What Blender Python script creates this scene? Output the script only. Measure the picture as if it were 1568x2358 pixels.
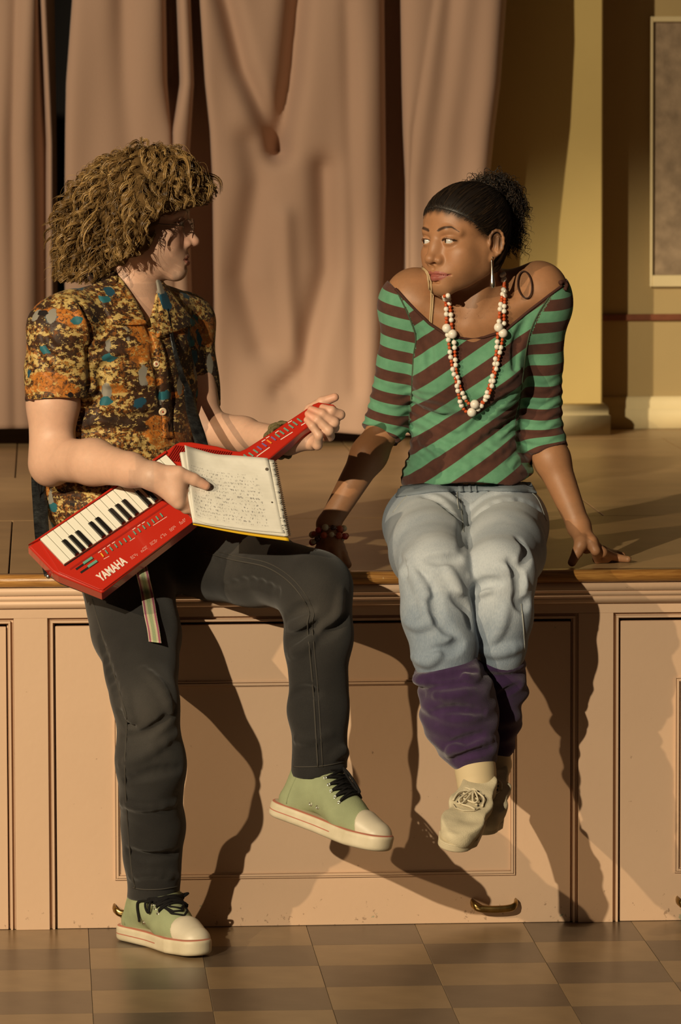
import bpy, bmesh, math, random
import numpy as np
from mathutils import Vector, Matrix

for o in list(bpy.data.objects):
    bpy.data.objects.remove(o)
random.seed(4)
rng = np.random.default_rng(7)
SC = bpy.context.scene
COL = SC.collection
f32 = np.float32

# ------------------------------------------------------------------ camera
W, H, F = 1568.0, 2358.0, 10900.0          # frame and focal length in pixels
ZOOM = None
yaw = math.atan(684.0 / F); pit = math.atan(969.0 / F); roll = math.radians(0.15)
LDIST = 9.75
tgt = np.array([0.0, 0.0, 0.8625])
fwd = np.array([math.sin(yaw) * math.cos(pit), math.cos(yaw) * math.cos(pit), -math.sin(pit)])
rgt = np.array([math.cos(yaw), -math.sin(yaw), 0.0])
upv = np.cross(rgt, fwd)
CAM = tgt - fwd * LDIST
cr, sr = math.cos(roll), math.sin(roll)
rgt, upv = rgt * cr - upv * sr, upv * cr + rgt * sr
cam_d = bpy.data.cameras.new('camera')
cam = bpy.data.objects.new('camera', cam_d); COL.objects.link(cam)
m = Matrix.Identity(4)
for i in range(3):
    m[i][0], m[i][1], m[i][2], m[i][3] = rgt[i], upv[i], -fwd[i], CAM[i]
cam.matrix_world = m
cam_d.sensor_fit = 'VERTICAL'; cam_d.sensor_height = 23.7; cam_d.sensor_width = 23.7
cam_d.lens = F / H * 23.7
cam_d.clip_end = 100
cam_d.dof.use_dof = True; cam_d.dof.focus_distance = 9.6; cam_d.dof.aperture_fstop = 6.3
if ZOOM:
    zx0, zy0, zw = ZOOM
    zh = zw * H / W
    cam_d.lens *= H / zh
    cam_d.shift_x = ((zx0 + zw / 2) - W / 2) / zh
    cam_d.shift_y = -((zy0 + zh / 2) - H / 2) / zh
SC.camera = cam

# ------------------------------------------------------------------ world, lights, exposure
wd = bpy.data.worlds.new('world'); SC.world = wd; wd.use_nodes = True
wd.node_tree.nodes['Background'].inputs[0].default_value = (1.0, 0.66, 0.44, 1)
wd.node_tree.nodes['Background'].inputs[1].default_value = 0.034
def spot(name, az, el, dist, power, col, rad, aim, cone, blend):
    a, e = math.radians(az), math.radians(el)
    l = bpy.data.lights.new(name, 'SPOT'); l.energy = power; l.color = col
    l.shadow_soft_size = rad; l.spot_size = math.radians(cone); l.spot_blend = blend
    o = bpy.data.objects.new(name, l); COL.objects.link(o)
    t = Vector(aim)
    o.location = t + Vector((-dist * math.sin(a) * math.cos(e), -dist * math.cos(a) * math.cos(e), dist * math.sin(e)))
    o.rotation_euler = (t - o.location).to_track_quat('-Z', 'Y').to_euler()
    return o
spot('front_spot', 27, 19, 11.0, 3850, (1.0, 0.85, 0.60), 0.05, (-0.05, 0.0, 0.78), 17.5, 0.35)
spot('side_spot', 45, 19, 11.0, 2100, (1.0, 0.76, 0.47), 0.05, (0.05, 0.0, 0.75), 22, 0.5)
spot('backdrop_spot', 34, 17, 12.0, 3150, (1.0, 0.84, 0.60), 0.05, (0.15, 3.8, 1.85), 21, 0.35)
SC.view_settings.view_transform = 'Standard'
SC.view_settings.look = 'None'
SC.view_settings.exposure = 0.0
SC.view_settings.gamma = 1.0
SC.view_settings.use_curve_mapping = False

# ------------------------------------------------------------------ pixel of the photograph + depth -> point of the room
def ray(px, py):
    px = np.asarray(px, float); py = np.asarray(py, float)
    d = fwd + ((px - W / 2) / F)[..., None] * rgt - ((py - H / 2) / F)[..., None] * upv
    return d
def P(px, py, Y):
    d = ray(px, py)
    t = (np.asarray(Y, float) - CAM[1]) / d[..., 1]
    return CAM + d * t[..., None]
def S(Y):
    return F / (LDIST + Y)
def rad(rp, Y):
    return rp / S(Y)
def PZ(px, py, z):
    d = ray(px, py); t = (z - CAM[2]) / d[..., 2]
    return CAM + d * t[..., None]
def nrm(v):
    v = np.asarray(v, float); return v / np.linalg.norm(v)

# ------------------------------------------------------------------ materials
def mat(name, col, rough=0.6, spec=0.4, bump=0.0, bscale=200.0, bdetail=3.0, var=0.0, vscale=8.0, var_col=None, metal=0.0, coat=0.0, sheen=0.0, sss=0.0):
    M = bpy.data.materials.new(name); M.use_nodes = True
    nt = M.node_tree; b = nt.nodes['Principled BSDF']
    b.inputs['Base Color'].default_value = (*col, 1); b.inputs['Roughness'].default_value = rough
    b.inputs['Specular IOR Level'].default_value = spec; b.inputs['Metallic'].default_value = metal
    b.inputs['Coat Weight'].default_value = coat; b.inputs['Sheen Weight'].default_value = sheen
    b.inputs['Sheen Roughness'].default_value = 0.5
    if sss:
        b.inputs['Subsurface Weight'].default_value = sss
        b.inputs['Subsurface Radius'].default_value = (1.0, 0.35, 0.2); b.inputs['Subsurface Scale'].default_value = 0.006
    if bump or var:
        tc = nt.nodes.new('ShaderNodeTexCoord')
    if bump:
        n = nt.nodes.new('ShaderNodeTexNoise'); n.inputs['Scale'].default_value = bscale; n.inputs['Detail'].default_value = bdetail
        nt.links.new(tc.outputs['Object'], n.inputs['Vector'])
        bp = nt.nodes.new('ShaderNodeBump'); bp.inputs['Strength'].default_value = bump; bp.inputs['Distance'].default_value = 0.004
        nt.links.new(n.outputs[0], bp.inputs['Height']); nt.links.new(bp.outputs[0], b.inputs['Normal'])
    if var:
        n2 = nt.nodes.new('ShaderNodeTexNoise'); n2.inputs['Scale'].default_value = vscale; n2.inputs['Detail'].default_value = 6
        nt.links.new(tc.outputs['Object'], n2.inputs['Vector'])
        r = nt.nodes.new('ShaderNodeValToRGB')
        vc = var_col or tuple(c * (1 - var) for c in col)
        r.color_ramp.elements[0].position = 0.35; r.color_ramp.elements[0].color = (*vc, 1)
        r.color_ramp.elements[1].position = 0.65; r.color_ramp.elements[1].color = (*col, 1)
        nt.links.new(n2.outputs[0], r.inputs[0]); nt.links.new(r.outputs[0], b.inputs['Base Color'])
    return M
class NT:
    """small helper for node wiring"""
    def __init__(s, M):
        s.nt = M.node_tree; s.b = s.nt.nodes['Principled BSDF']
    def n(s, t, **kw):
        x = s.nt.nodes.new(t)
        for k, v in kw.items(): setattr(x, k, v)
        return x
    def l(s, a, b): s.nt.links.new(a, b)
    def math(s, op, a, b=None, c=None):
        x = s.n('ShaderNodeMath', operation=op)
        for i, v in enumerate((a, b, c)):
            if v is None: continue
            if isinstance(v, (int, float)): x.inputs[i].default_value = v
            else: s.l(v, x.inputs[i])
        return x.outputs[0]
    def mix(s, fac, a, b):
        x = s.n('ShaderNodeMix', data_type='RGBA')
        for sock, v in ((x.inputs[0], fac), (x.inputs[6], a), (x.inputs[7], b)):
            if isinstance(v, tuple): sock.default_value = (*v, 1)
            elif isinstance(v, (int, float)): sock.default_value = v
            else: s.l(v, sock)
        return x.outputs[2]
    def noise(s, vec, scale, detail=3, rough=0.5, dist=0.0):
        x = s.n('ShaderNodeTexNoise'); x.inputs['Scale'].default_value = scale; x.inputs['Detail'].default_value = detail
        x.inputs['Roughness'].default_value = rough; x.inputs['Distortion'].default_value = dist
        s.l(vec, x.inputs['Vector']); return x.outputs[0]
    def ramp(s, fac, stops, interp='LINEAR'):
        x = s.n('ShaderNodeValToRGB'); x.color_ramp.interpolation = interp
        e = x.color_ramp.elements
        while len(e) < len(stops): e.new(0.5)
        for i, (p, c) in enumerate(stops):
            e[i].position = p; e[i].color = (*c, 1) if len(c) == 3 else c
        s.l(fac, x.inputs[0]); return x.outputs[0]
    def step(s, v, a, b):
        x = s.n('ShaderNodeMapRange'); x.inputs[1].default_value = a; x.inputs[2].default_value = b
        x.interpolation_type = 'SMOOTHSTEP'
        s.l(v, x.inputs[0]); return x.outputs[0]
    def bump(s, h, strength, dist=0.004):
        x = s.n('ShaderNodeBump'); x.inputs['Strength'].default_value = strength; x.inputs['Distance'].default_value = dist
        s.l(h, x.inputs['Height']); s.l(x.outputs[0], s.b.inputs['Normal'])
    def attr(s, name):
        x = s.n('ShaderNodeAttribute'); x.attribute_name = name; return x

# ------------------------------------------------------------------ object helpers
def mesh_arrays(name, V, Fq, mats=None, smooth=True):
    me = bpy.data.meshes.new(name)
    V = np.asarray(V, np.float32); Fq = np.asarray(Fq, np.int32)
    n, k = Fq.shape
    me.vertices.add(len(V)); me.vertices.foreach_set('co', V.ravel())
    me.loops.add(n * k); me.loops.foreach_set('vertex_index', Fq.ravel())
    me.polygons.add(n); me.polygons.foreach_set('loop_start', np.arange(0, n * k, k, dtype=np.int32))
    me.polygons.foreach_set('loop_total', np.full(n, k, np.int32))
    if smooth: me.polygons.foreach_set('use_smooth', np.ones(n, bool))
    me.update(calc_edges=True)
    if mats: me.materials.append(mats)
    return me
def link(name, me, parent=None, **props):
    o = bpy.data.objects.new(name, me); COL.objects.link(o)
    if parent is not None: o.parent = parent
    for k, v in props.items(): o[k] = v
    return o
def obj(name, V, Fq, material, parent=None, smooth=True, **props):
    return link(name, mesh_arrays(name, V, Fq, material, smooth), parent, **props)
def empty(name, loc=(0, 0, 0), **props):
    o = bpy.data.objects.new(name, None); COL.objects.link(o); o.location = loc
    o.empty_display_size = 0.05
    for k, v in props.items(): o[k] = v
    return o
def keep_parent(ch, par):
    """parts are modelled in room coordinates; undo the thing's own offset"""
    ch.parent = par
    ch.matrix_parent_inverse = Matrix.Translation(-par.location)
def thing(name, label, cat, loc, group=None):
    o = empty(name, loc, label=label, category=cat)
    if group: o['group'] = group
    return o
def setattr_f(o, name, arr, kind='FLOAT'):
    a = o.data.attributes.new(name, kind, 'POINT')
    a.data.foreach_set('value' if kind == 'FLOAT' else 'vector', np.asarray(arr, np.float32).ravel())
class MB:
    """collects bevelled boxes and prisms into one mesh"""
    def __init__(s): s.bm = bmesh.new()
    def box(s, lo, hi, bev=0.0, seg=1):
        lo = np.minimum(lo, hi); hi2 = np.maximum(lo, hi)
        c = [(a, b, d) for a in (lo[0], hi2[0]) for b in (lo[1], hi2[1]) for d in (lo[2], hi2[2])]
        v = [s.bm.verts.new(p) for p in c]
        fs = [s.bm.faces.new([v[i] for i in q]) for q in ((0, 1, 3, 2), (4, 6, 7, 5), (0, 4, 5, 1), (2, 3, 7, 6), (0, 2, 6, 4), (1, 5, 7, 3))]
        if bev > 0:
            es = list({e for f in fs for e in f.edges})
            bmesh.ops.bevel(s.bm, geom=es, offset=bev, segments=seg, affect='EDGES', profile=0.5)
        return s
    def prism(s, poly, dvec):
        """closed polygon (3D points) pushed along dvec"""
        dvec = np.asarray(dvec, float)
        a = [s.bm.verts.new(p) for p in poly]; b = [s.bm.verts.new(np.asarray(p) + dvec) for p in poly]
        s.bm.faces.new(a[::-1]); s.bm.faces.new(b)
        n = len(a)
        for i in range(n): s.bm.faces.new((a[i], a[(i + 1) % n], b[(i + 1) % n], b[i]))
        return s
    def build(s, name, material, parent=None, smooth=False, **props):
        bmesh.ops.recalc_face_normals(s.bm, faces=s.bm.faces)
        me = bpy.data.meshes.new(name); s.bm.to_mesh(me); s.bm.free()
        me.materials.append(material)
        if smooth: me.polygons.foreach_set('use_smooth', np.ones(len(me.polygons), bool))
        return link(name, me, parent, **props)
def frames(pts):
    pts = np.asarray(pts, float)
    t = np.gradient(pts, axis=0); t /= np.linalg.norm(t, axis=1)[:, None] + 1e-12
    ref = np.array([0.1, 0.2, 1.0]) if abs(t[0][2]) < 0.9 else np.array([1.0, 0.1, 0.0])
    n = np.cross(t[0], ref); n /= np.linalg.norm(n)
    N = [n]
    for i in range(1, len(pts)):
        n = n - t[i] * np.dot(n, t[i]); n /= np.linalg.norm(n) + 1e-12; N.append(n)
    N = np.array(N); B = np.cross(t, N)
    return t, N, B
def tube_arrays(pts, r, sides=6, closed=False):
    pts = np.asarray(pts, float); n = len(pts)
    r = np.broadcast_to(np.asarray(r, float), (n,))
    t, N, B = frames(pts)
    a = np.arange(sides) * 2 * np.pi / sides
    V = pts[:, None] + r[:, None, None] * (np.cos(a)[None, :, None] * N[:, None] + np.sin(a)[None, :, None] * B[:, None])
    V = V.reshape(-1, 3)
    Fq = []
    i, j = np.meshgrid(np.arange(n if closed else n - 1), np.arange(sides), indexing='ij')
    i2, j2 = (i + 1) % n, (j + 1) % sides
    Fq = np.stack([i * sides + j, i * sides + j2, i2 * sides + j2, i2 * sides + j], -1).reshape(-1, 4)
    if not closed:      # pinch the ends shut
        V = np.vstack([V, pts[0], pts[-1]])
        a0, a1 = n * sides, n * sides + 1
        e0 = [[a0, (k + 1) % sides, k, k] for k in range(sides)]
        b = (n - 1) * sides
        cap = np.array([[a0, (k + 1) % sides, k, a0] for k in range(sides)] + [[a1, b + k, b + (k + 1) % sides, a1] for k in range(sides)])
        return V, Fq, cap
    return V, Fq, None
def tubes(name, paths, radii, material, parent=None, sides=6, closed=False, **props):
    VV, TT, off = [], [], 0
    for p, r in zip(paths, radii):
        V, Fq, cap = tube_arrays(p, r, sides, closed)
        VV.append(V)
        tri = np.vstack([Fq[:, [0, 1, 2]], Fq[:, [0, 2, 3]]])
        if cap is not None: tri = np.vstack([tri, cap[:, :3]])
        TT.append(tri + off); off += len(V)
    return obj(name, np.vstack(VV), np.vstack(TT), material, parent, True, **props)
def smooth_path(pts, n):
    """Catmull-Rom through the points, n samples"""
    p = np.asarray(pts, float)
    q = np.vstack([2 * p[0] - p[1], p, 2 * p[-1] - p[-2]])
    s = np.linspace(0, len(p) - 1 - 1e-9, n); i = s.astype(int); t = (s - i)[:, None]
    a, b, c, d = q[i], q[i + 1], q[i + 2], q[i + 3]
    return 0.5 * (2 * b + (c - a) * t + (2 * a - 5 * b + 4 * c - d) * t ** 2 + (3 * b - a - 3 * c + d) * t ** 3)
def ball(c, r, seg=16, rings=10):
    th = np.linspace(0, np.pi, rings + 1)[1:-1]; ph = np.arange(seg) * 2 * np.pi / seg
    V = np.stack([np.sin(th)[:, None] * np.cos(ph), np.sin(th)[:, None] * np.sin(ph), np.broadcast_to(np.cos(th)[:, None], (rings - 1, seg))], -1).reshape(-1, 3)
    V = np.vstack([V, [0, 0, 1], [0, 0, -1]])
    T = []
    for i in range(rings - 2):
        for j in range(seg):
            a, b, c2, d = i * seg + j, i * seg + (j + 1) % seg, (i + 1) * seg + (j + 1) % seg, (i + 1) * seg + j
            T += [[a, d, c2], [a, c2, b]]
    n = (rings - 1) * seg
    for j in range(seg):
        T.append([n, j, (j + 1) % seg]); b = (rings - 2) * seg
        T.append([n + 1, b + (j + 1) % seg, b + j])
    return np.asarray(c) + V * np.asarray(r), np.array(T)

# ------------------------------------------------------------------ signed-distance modelling: smooth unions of limbs, skinned by surface nets
class Q:
    __slots__ = ('f', 'c', 'r')
    def __init__(s, f, c, r): s.f = f; s.c = np.asarray(c, f32); s.r = float(r)
def seg(a, b, ra, rb=None, fl=None):
    a = np.asarray(a, f32); b = np.asarray(b, f32); rb = ra if rb is None else rb
    ab = b - a; L2 = f32(max(float(ab @ ab), 1e-12))
    if fl is not None:
        ax = np.asarray(nrm(fl[0]), f32); kf = f32(1.0 / fl[1] - 1.0)
    def f(p):
        q = p - a
        h = np.clip((q @ ab) / L2, 0, 1)
        q = q - h[..., None] * ab
        if fl is not None:
            q = q + (q @ ax)[..., None] * (ax * kf)
        return np.sqrt(np.einsum('...i,...i', q, q)) - (ra + (rb - ra) * h).astype(f32)
    return Q(f, (a + b) / 2, np.linalg.norm(ab) / 2 + max(ra, rb))
def ell(c, r, R=None):
    c = np.asarray(c, f32); r = np.broadcast_to(np.asarray(r, f32), (3,)).copy()
    Rm = None if R is None else np.asarray(R, f32)      # columns = local axes
    def f(p):
        q = p - c
        if Rm is not None: q = q @ Rm
        k0 = np.sqrt(np.einsum('...i,...i', q / r, q / r)); qq = q / (r * r)
        k1 = np.sqrt(np.einsum('...i,...i', qq, qq))
        return k0 * (k0 - 1) / np.maximum(k1, 1e-6)
    return Q(f, c, r.max())
def sbox(c, h, R=None, rnd=0.0):
    c = np.asarray(c, f32); h = np.asarray(h, f32) - f32(rnd); Rm = None if R is None else np.asarray(R, f32)
    def f(p):
        q = p - c
        if Rm is not None: q = q @ Rm
        q = np.abs(q) - h
        o = np.maximum(q, 0)
        return np.sqrt(np.einsum('...i,...i', o, o)) + np.minimum(q.max(-1), 0) - f32(rnd)
    return Q(f, c, np.linalg.norm(h) + rnd)
def half(p0, n):
    """half space: inside is the side the normal points away from"""
    p0 = np.asarray(p0, f32); n = np.asarray(nrm(n), f32)
    return Q(lambda p: (p - p0) @ n, p0, 1e6)
def field(f, c, r): return Q(f, c, r)
def U(q, k=0.0): return ('u', q, k)
def SUB(q, k=0.0): return ('s', q, k)
def INT(q, k=0.0): return ('i', q, k)
def DISP(f, c=(0, 0, 0), r=1e6): return ('d', Q(f, c, r), 0.0)
def chain(pts, radii, k=0.02, fl=None):
    return [U(seg(pts[i], pts[i + 1], radii[i], radii[i + 1], fl), k) for i in range(len(pts) - 1)]
def smin(a, b, k):
    if k <= 0: return np.minimum(a, b)
    h = np.maximum(k - np.abs(a - b), 0) / f32(k)
    return np.minimum(a, b) - h * h * f32(k * 0.25)
def smax(a, b, k): return -smin(-a, -b, k)
def grp(ops):
    cs = np.array([q.c for o, q, k in ops if o == 'u']); rs = np.array([q.r for o, q, k in ops if o == 'u'])
    lo = (cs - rs[:, None]).min(0); hi = (cs + rs[:, None]).max(0)
    return Q(lambda p: evalp(ops, p), (lo + hi) / 2, np.linalg.norm(hi - lo) / 2)
def apply(D, op, d, k):
    if op == 'u': return smin(D, d, k)
    if op == 's': return smax(D, -d, k)
    if op == 'i': return smax(D, d, k)
    return D + d
def evalp(ops, p):
    D = np.full(p.shape[:-1], 9.0, f32)
    for op, q, k in ops: D = apply(D, op, q.f(p), k)
    return D
def eval_blocks(ops, C, hd, pts):
    """C: block centres, hd: block half diagonal, pts: (N,m,3)"""
    D = np.full(pts.shape[:-1], 9.0, f32)
    for (op, q, k), kr in zip(ops, reach(ops)):
        if q.r > 1e5:
            D = apply(D, op, q.f(pts), k); continue
        near = np.linalg.norm(C - q.c, axis=1) < q.r + hd + kr * 1.4 + 0.03
        idx = np.nonzero(near)[0]
        if not len(idx): continue
        if op != 'd':
            dc = q.f(C[idx]); idx = idx[dc < hd * 1.8 + 1.35 * kr + 0.02]
        if not len(idx): continue
        D[idx] = apply(D[idx], op, q.f(pts[idx]), k)
    return D
_reach = {}
def reach(ops):
    """how far each primitive can still bend the surface: its own blend or that of a later neighbour"""
    key = id(ops)
    if key in _reach and _reach[key][0] == len(ops): return _reach[key][1]
    out = []
    for i, (o, q, k) in enumerate(ops):
        m = k
        for o2, q2, k2 in ops[i + 1:]:
            if k2 > m and (q2.r > 1e5 or np.linalg.norm(q2.c - q.c) < q.r + q2.r + k2): m = k2
        out.append(m)
    _reach[key] = (len(ops), out, ops)
    return out
OFF = np.array([[i, j, k] for i in (0, 1) for j in (0, 1) for k in (0, 1)])
def skin(ops, h, lo=None, hi=None, slack=0.012, where=None):
    us = [q for o, q, k in ops if o == 'u']
    if lo is None:
        lo = np.min([q.c - q.r for q in us], 0) - 0.02; hi = np.max([q.c + q.r for q in us], 0) + 0.02
    lo = np.asarray(lo, f32); hi = np.asarray(hi, f32)
    n = 8; bs = n * h; sb = bs * 6
    g = [np.arange(int(math.ceil((hi[i] - lo[i]) / sb))) for i in range(3)]
    I = np.stack(np.meshgrid(*g, indexing='ij'), -1).reshape(-1, 3)
    C = (lo + (I + 0.5) * sb).astype(f32)
    d = evalp(ops, C); I = I[np.abs(d) < sb * 0.87 * 1.6 + 0.04]
    sub = np.stack(np.meshgrid(*[np.arange(6)] * 3, indexing='ij'), -1).reshape(-1, 3)
    I = (I[:, None] * 6 + sub[None]).reshape(-1, 3)
    C = (lo + (I + 0.5) * bs).astype(f32)
    if where is not None:
        k = where(C, bs); I = I[k]; C = C[k]
    keep = []
    for s in range(0, len(C), 200000):
        keep.append(np.abs(evalp(ops, C[s:s + 200000])) < bs * 0.87 * 1.6 + slack)
    k = np.concatenate(keep); I = I[k]; C = C[k]
    loc = np.stack(np.meshgrid(*[np.arange(n + 1)] * 3, indexing='ij'), -1).reshape(-1, 3)
    D = np.empty((len(I), (n + 1) ** 3), f32)
    for s in range(0, len(I), 1500):
        Ib = I[s:s + 1500]
        pts = (lo + ((Ib * n)[:, None] + loc[None]) * h).astype(f32)
        D[s:s + 1500] = eval_blocks(ops, C[s:s + 1500], bs * 0.87, pts)
    D = D.reshape(-1, n + 1, n + 1, n + 1)
    neg = D < 0
    cs = sum(neg[:, a:a + n, b:b + n, c:c + n].astype(np.int8) for a, b, c in OFF)
    bi, ci, cj, ck = np.nonzero((cs > 0) & (cs < 8))
    val = np.stack([D[bi, ci + a, cj + b, ck + c] for a, b, c in OFF], 1)
    acc = np.zeros((len(bi), 3), f32); cnt = np.zeros(len(bi), f32)
    for e in range(8):
        for ax in range(3):
            if OFF[e][ax]: continue
            e2 = e + (4, 2, 1)[ax]
            a, b = val[:, e], val[:, e2]
            cross = (a < 0) != (b < 0)
            t = np.where(cross, a / np.where(cross, a - b, 1), 0)
            pt = np.broadcast_to(OFF[e].astype(f32), (len(bi), 3)).copy(); pt[:, ax] += t
            acc += pt * cross[:, None]; cnt += cross
    gi = I[bi] * n + np.stack([ci, cj, ck], 1)
    V = lo + (gi + acc / cnt[:, None]) * h
    MM = 1 << 20
    key = (gi[:, 0].astype(np.int64) * MM + gi[:, 1]) * MM + gi[:, 2]
    order = np.argsort(key); ks = key[order]
    quads = []
    dirs = [(1, 0, 0), (0, 1, 0), (0, 0, 1)]
    for ax in range(3):
        a = neg[:, :n, :n, :n]; dd = dirs[ax]
        b = neg[:, dd[0]:n + dd[0], dd[1]:n + dd[1], dd[2]:n + dd[2]]
        qb, qi, qj, qk = np.nonzero(a != b)
        inside = a[qb, qi, qj, qk]
        g0 = I[qb] * n + np.stack([qi, qj, qk], 1)
        u, v = (ax + 1) % 3, (ax + 2) % 3
        cells = []
        for du, dv in ((0, 0), (1, 0), (1, 1), (0, 1)):
            g1 = g0.copy(); g1[:, u] -= du; g1[:, v] -= dv
            kk = (g1[:, 0].astype(np.int64) * MM + g1[:, 1]) * MM + g1[:, 2]
            pos = np.clip(np.searchsorted(ks, kk), 0, len(ks) - 1)
            cells.append(np.where(ks[pos] == kk, order[pos], -1))
        q = np.stack(cells, 1)
        q[~inside] = q[~inside][:, ::-1]
        quads.append(q[(q >= 0).all(1)])
    return V, np.vstack(quads)
def skin_mixed(ops, h, hf, zones, slack=0.012):
    """fine cells inside the zones (head, hands), coarser ones elsewhere; the two overlap by a thumb's breadth"""
    def inz(C, grow):
        m = np.zeros(len(C), bool)
        for z in zones: m |= z(C) < grow
        return m
    V1, T1 = skin(ops, hf, where=lambda C, bs: inz(C, 0.008 + bs * 0.5), slack=slack)
    V2, T2 = skin(ops, h, where=lambda C, bs: ~inz(C, -bs * 0.9), slack=slack)
    return np.vstack([V1, V2]), np.vstack([T1, T2 + len(V1)])
def trace(o, d, ops, tmax=14.0, t0=None, step=0.8):
    """march rays to the surface"""
    o = np.asarray(o, f32); d = np.asarray(d, f32); d = d / np.linalg.norm(d, axis=-1)[..., None]
    o = np.broadcast_to(o, d.shape)
    t = np.full(d.shape[:-1], 0.0 if t0 is None else t0, f32)
    for _ in range(70):
        t = np.minimum(t + evalp(ops, o + d * t[..., None]) * f32(step), tmax)
    return o + d * t[..., None]
def onto(px, py, ops, off=0.0):
    """point of the surface behind a pixel of the photograph"""
    d = ray(px, py); d = d / np.linalg.norm(d, axis=-1)[..., None]
    p = trace(CAM, d, ops, t0=8.6)
    if p.ndim == 2:                                  # a ray that slips past the edge takes its neighbour's point
        ok = np.nonzero(np.abs(evalp(ops, p)) < 0.003)[0]
        if len(ok): p = p[ok[np.argmin(np.abs(np.arange(len(p))[:, None] - ok[None]), axis=1)]]
    if off:
        p = p + normal(p, ops) * off
    return p
def normal(p, ops, e=0.0025):
    p = np.asarray(p, f32)
    g = np.stack([evalp(ops, p + np.array(v, f32) * e) - evalp(ops, p - np.array(v, f32) * e) for v in np.eye(3)], -1)
    return g / (np.linalg.norm(g, axis=-1)[..., None] + 1e-9)
def onto_path(pix, ops, n=None, off=0.0):
    pix = np.asarray(pix, float)
    if n: pix = smooth_path(pix, n)
    return onto(pix[:, 0], pix[:, 1], ops, off)
def wav(p, seeds, amp):
    d = 0
    for (kx, ky, kz, ph, w) in seeds:
        d = d + f32(w) * np.sin(p[..., 0] * f32(kx) + p[..., 1] * f32(ky) + p[..., 2] * f32(kz) + f32(ph))
    return (d * f32(amp)).astype(f32)
def waves(n, kmin, kmax, sx=1, sy=1, sz=1, seed=1):
    r = np.random.default_rng(seed); out = []
    for i in range(n):
        v = r.normal(size=3); v /= np.linalg.norm(v); k = r.uniform(kmin, kmax)
        out.append((v[0] * k * sx, v[1] * k * sy, v[2] * k * sz, r.uniform(0, 6.28), r.uniform(0.5, 1)))
    return out
def crease(pix, ops, r=0.004, k=0.012, depth=0.0, ridge=False, n=7):
    """fold line given along pixels of the photograph, laid on the cloth's surface"""
    pts = onto_path(pix, ops, n, -depth if not ridge else -r * 0.6)
    m = len(pts); out = []
    for i in range(m - 1):
        w0 = math.sin(math.pi * (i + 0.35) / (m - 0.3)) ** 0.7; w1 = math.sin(math.pi * (i + 1.35) / (m + 0.7)) ** 0.7
        q = seg(pts[i], pts[i + 1], max(r * w0, 0.0008), max(r * w1, 0.0008))
        out.append(U(q, k) if ridge else SUB(q, k))
    return out
def slab(name, grid, thick, material, parent=None, **props):
    """solid sheet: grid of points (nu,nv,3) given thickness along its normals"""
    g = np.asarray(grid, float); nu, nv = g.shape[:2]
    du = np.gradient(g, axis=0); dv = np.gradient(g, axis=1)
    nn = np.cross(du, dv); nn /= np.linalg.norm(nn, axis=-1)[..., None] + 1e-12
    view = g - CAM
    if (nn * view).sum() > 0: nn = -nn; g2 = g
    top = g + nn * thick / 2; bot = g - nn * thick / 2
    V = np.vstack([top.reshape(-1, 3), bot.reshape(-1, 3)]); N = nu * nv
    i, j = np.meshgrid(np.arange(nu - 1), np.arange(nv - 1), indexing='ij')
    a = (i * nv + j).ravel(); b = a + nv; c = b + 1; d = a + 1
    Fq = [np.stack([a, b, c, d], 1), np.stack([a, d, c, b], 1) + N]
    rim = [k * nv for k in range(nu)] + [(nu - 1) * nv + k for k in range(1, nv)] + [k * nv + nv - 1 for k in range(nu - 2, -1, -1)] + [k for k in range(nv - 2, 0, -1)]
    rim = np.array(rim); r2 = np.roll(rim, -1)
    Fq.append(np.stack([rim, rim + N, r2 + N, r2], 1))
    o = obj(name, V, np.vstack(Fq), material, parent, True, **props)
    bm = bmesh.new(); bm.from_mesh(o.data); bmesh.ops.recalc_face_normals(bm, faces=bm.faces); bm.to_mesh(o.data); bm.free()
    return o
def loft_patch(name, A, B, ops, off, thick, material, parent=None, nu=14, nv=6, **props):
    """thin cloth piece lying on a surface between two pixel polylines"""
    A = smooth_path(A, nu); B = smooth_path(B, nu)
    w = np.linspace(0, 1, nv)[None, :, None]
    G = A[:, None] * (1 - w) + B[:, None] * w
    p0 = onto(G[..., 0], G[..., 1], ops, 0.0)
    ok = np.abs(evalp(ops, p0)) < 0.003
    p = p0 + normal(p0, ops) * off
    if not ok.all():                                 # where the cloth stands free, carry on at the depth of its nearest resting point
        gi, gj = np.nonzero(ok)
        for i, j in zip(*np.nonzero(~ok)):
            k = np.argmin((gi - i) ** 2 + 4 * (gj - j) ** 2); p[i, j] = P(G[i, j, 0], G[i, j, 1], float(p[gi[k], gj[k], 1]))
    return slab(name, p, thick, material, parent, **props)
# ------------------------------------------------------------------ the setting
zS = P(784, 1318, -0.03)[2]                 # top of the stage
M_panel = mat('beige_paint', (0.68, 0.42, 0.255), 0.45, 0.35, bump=0.08, bscale=60, var=0.10, vscale=3.0)
def painted(M):
    t = NT(M); tc = t.n('ShaderNodeTexCoord')
    base = t.noise(tc.outputs['Object'], 2.5, 5)
    c = t.ramp(base, [(0.3, (0.60, 0.405, 0.268)), (0.7, (0.64, 0.435, 0.288))])
    chips = t.noise(tc.outputs['Object'], 26, 4, 0.6)
    xyz = t.n('ShaderNodeSeparateXYZ'); t.l(tc.outputs['Object'], xyz.inputs[0])
    low = t.step(xyz.outputs[2], 0.10, 0.0)
    f = t.math('ADD', chips, t.math('MULTIPLY', low, 0.06))
    c = t.mix(t.step(f, 0.745, 0.765), c, (0.36, 0.33, 0.22))
    scuff = t.noise(tc.outputs['Object'], 70, 4, 0.65)
    c = t.mix(t.math('MULTIPLY', t.step(t.math('ADD', scuff, t.math('MULTIPLY', low, 0.09)), 0.70, 0.76), 0.6), c, (0.20, 0.12, 0.07))
    t.l(c, t.b.inputs['Base Color'])
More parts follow.
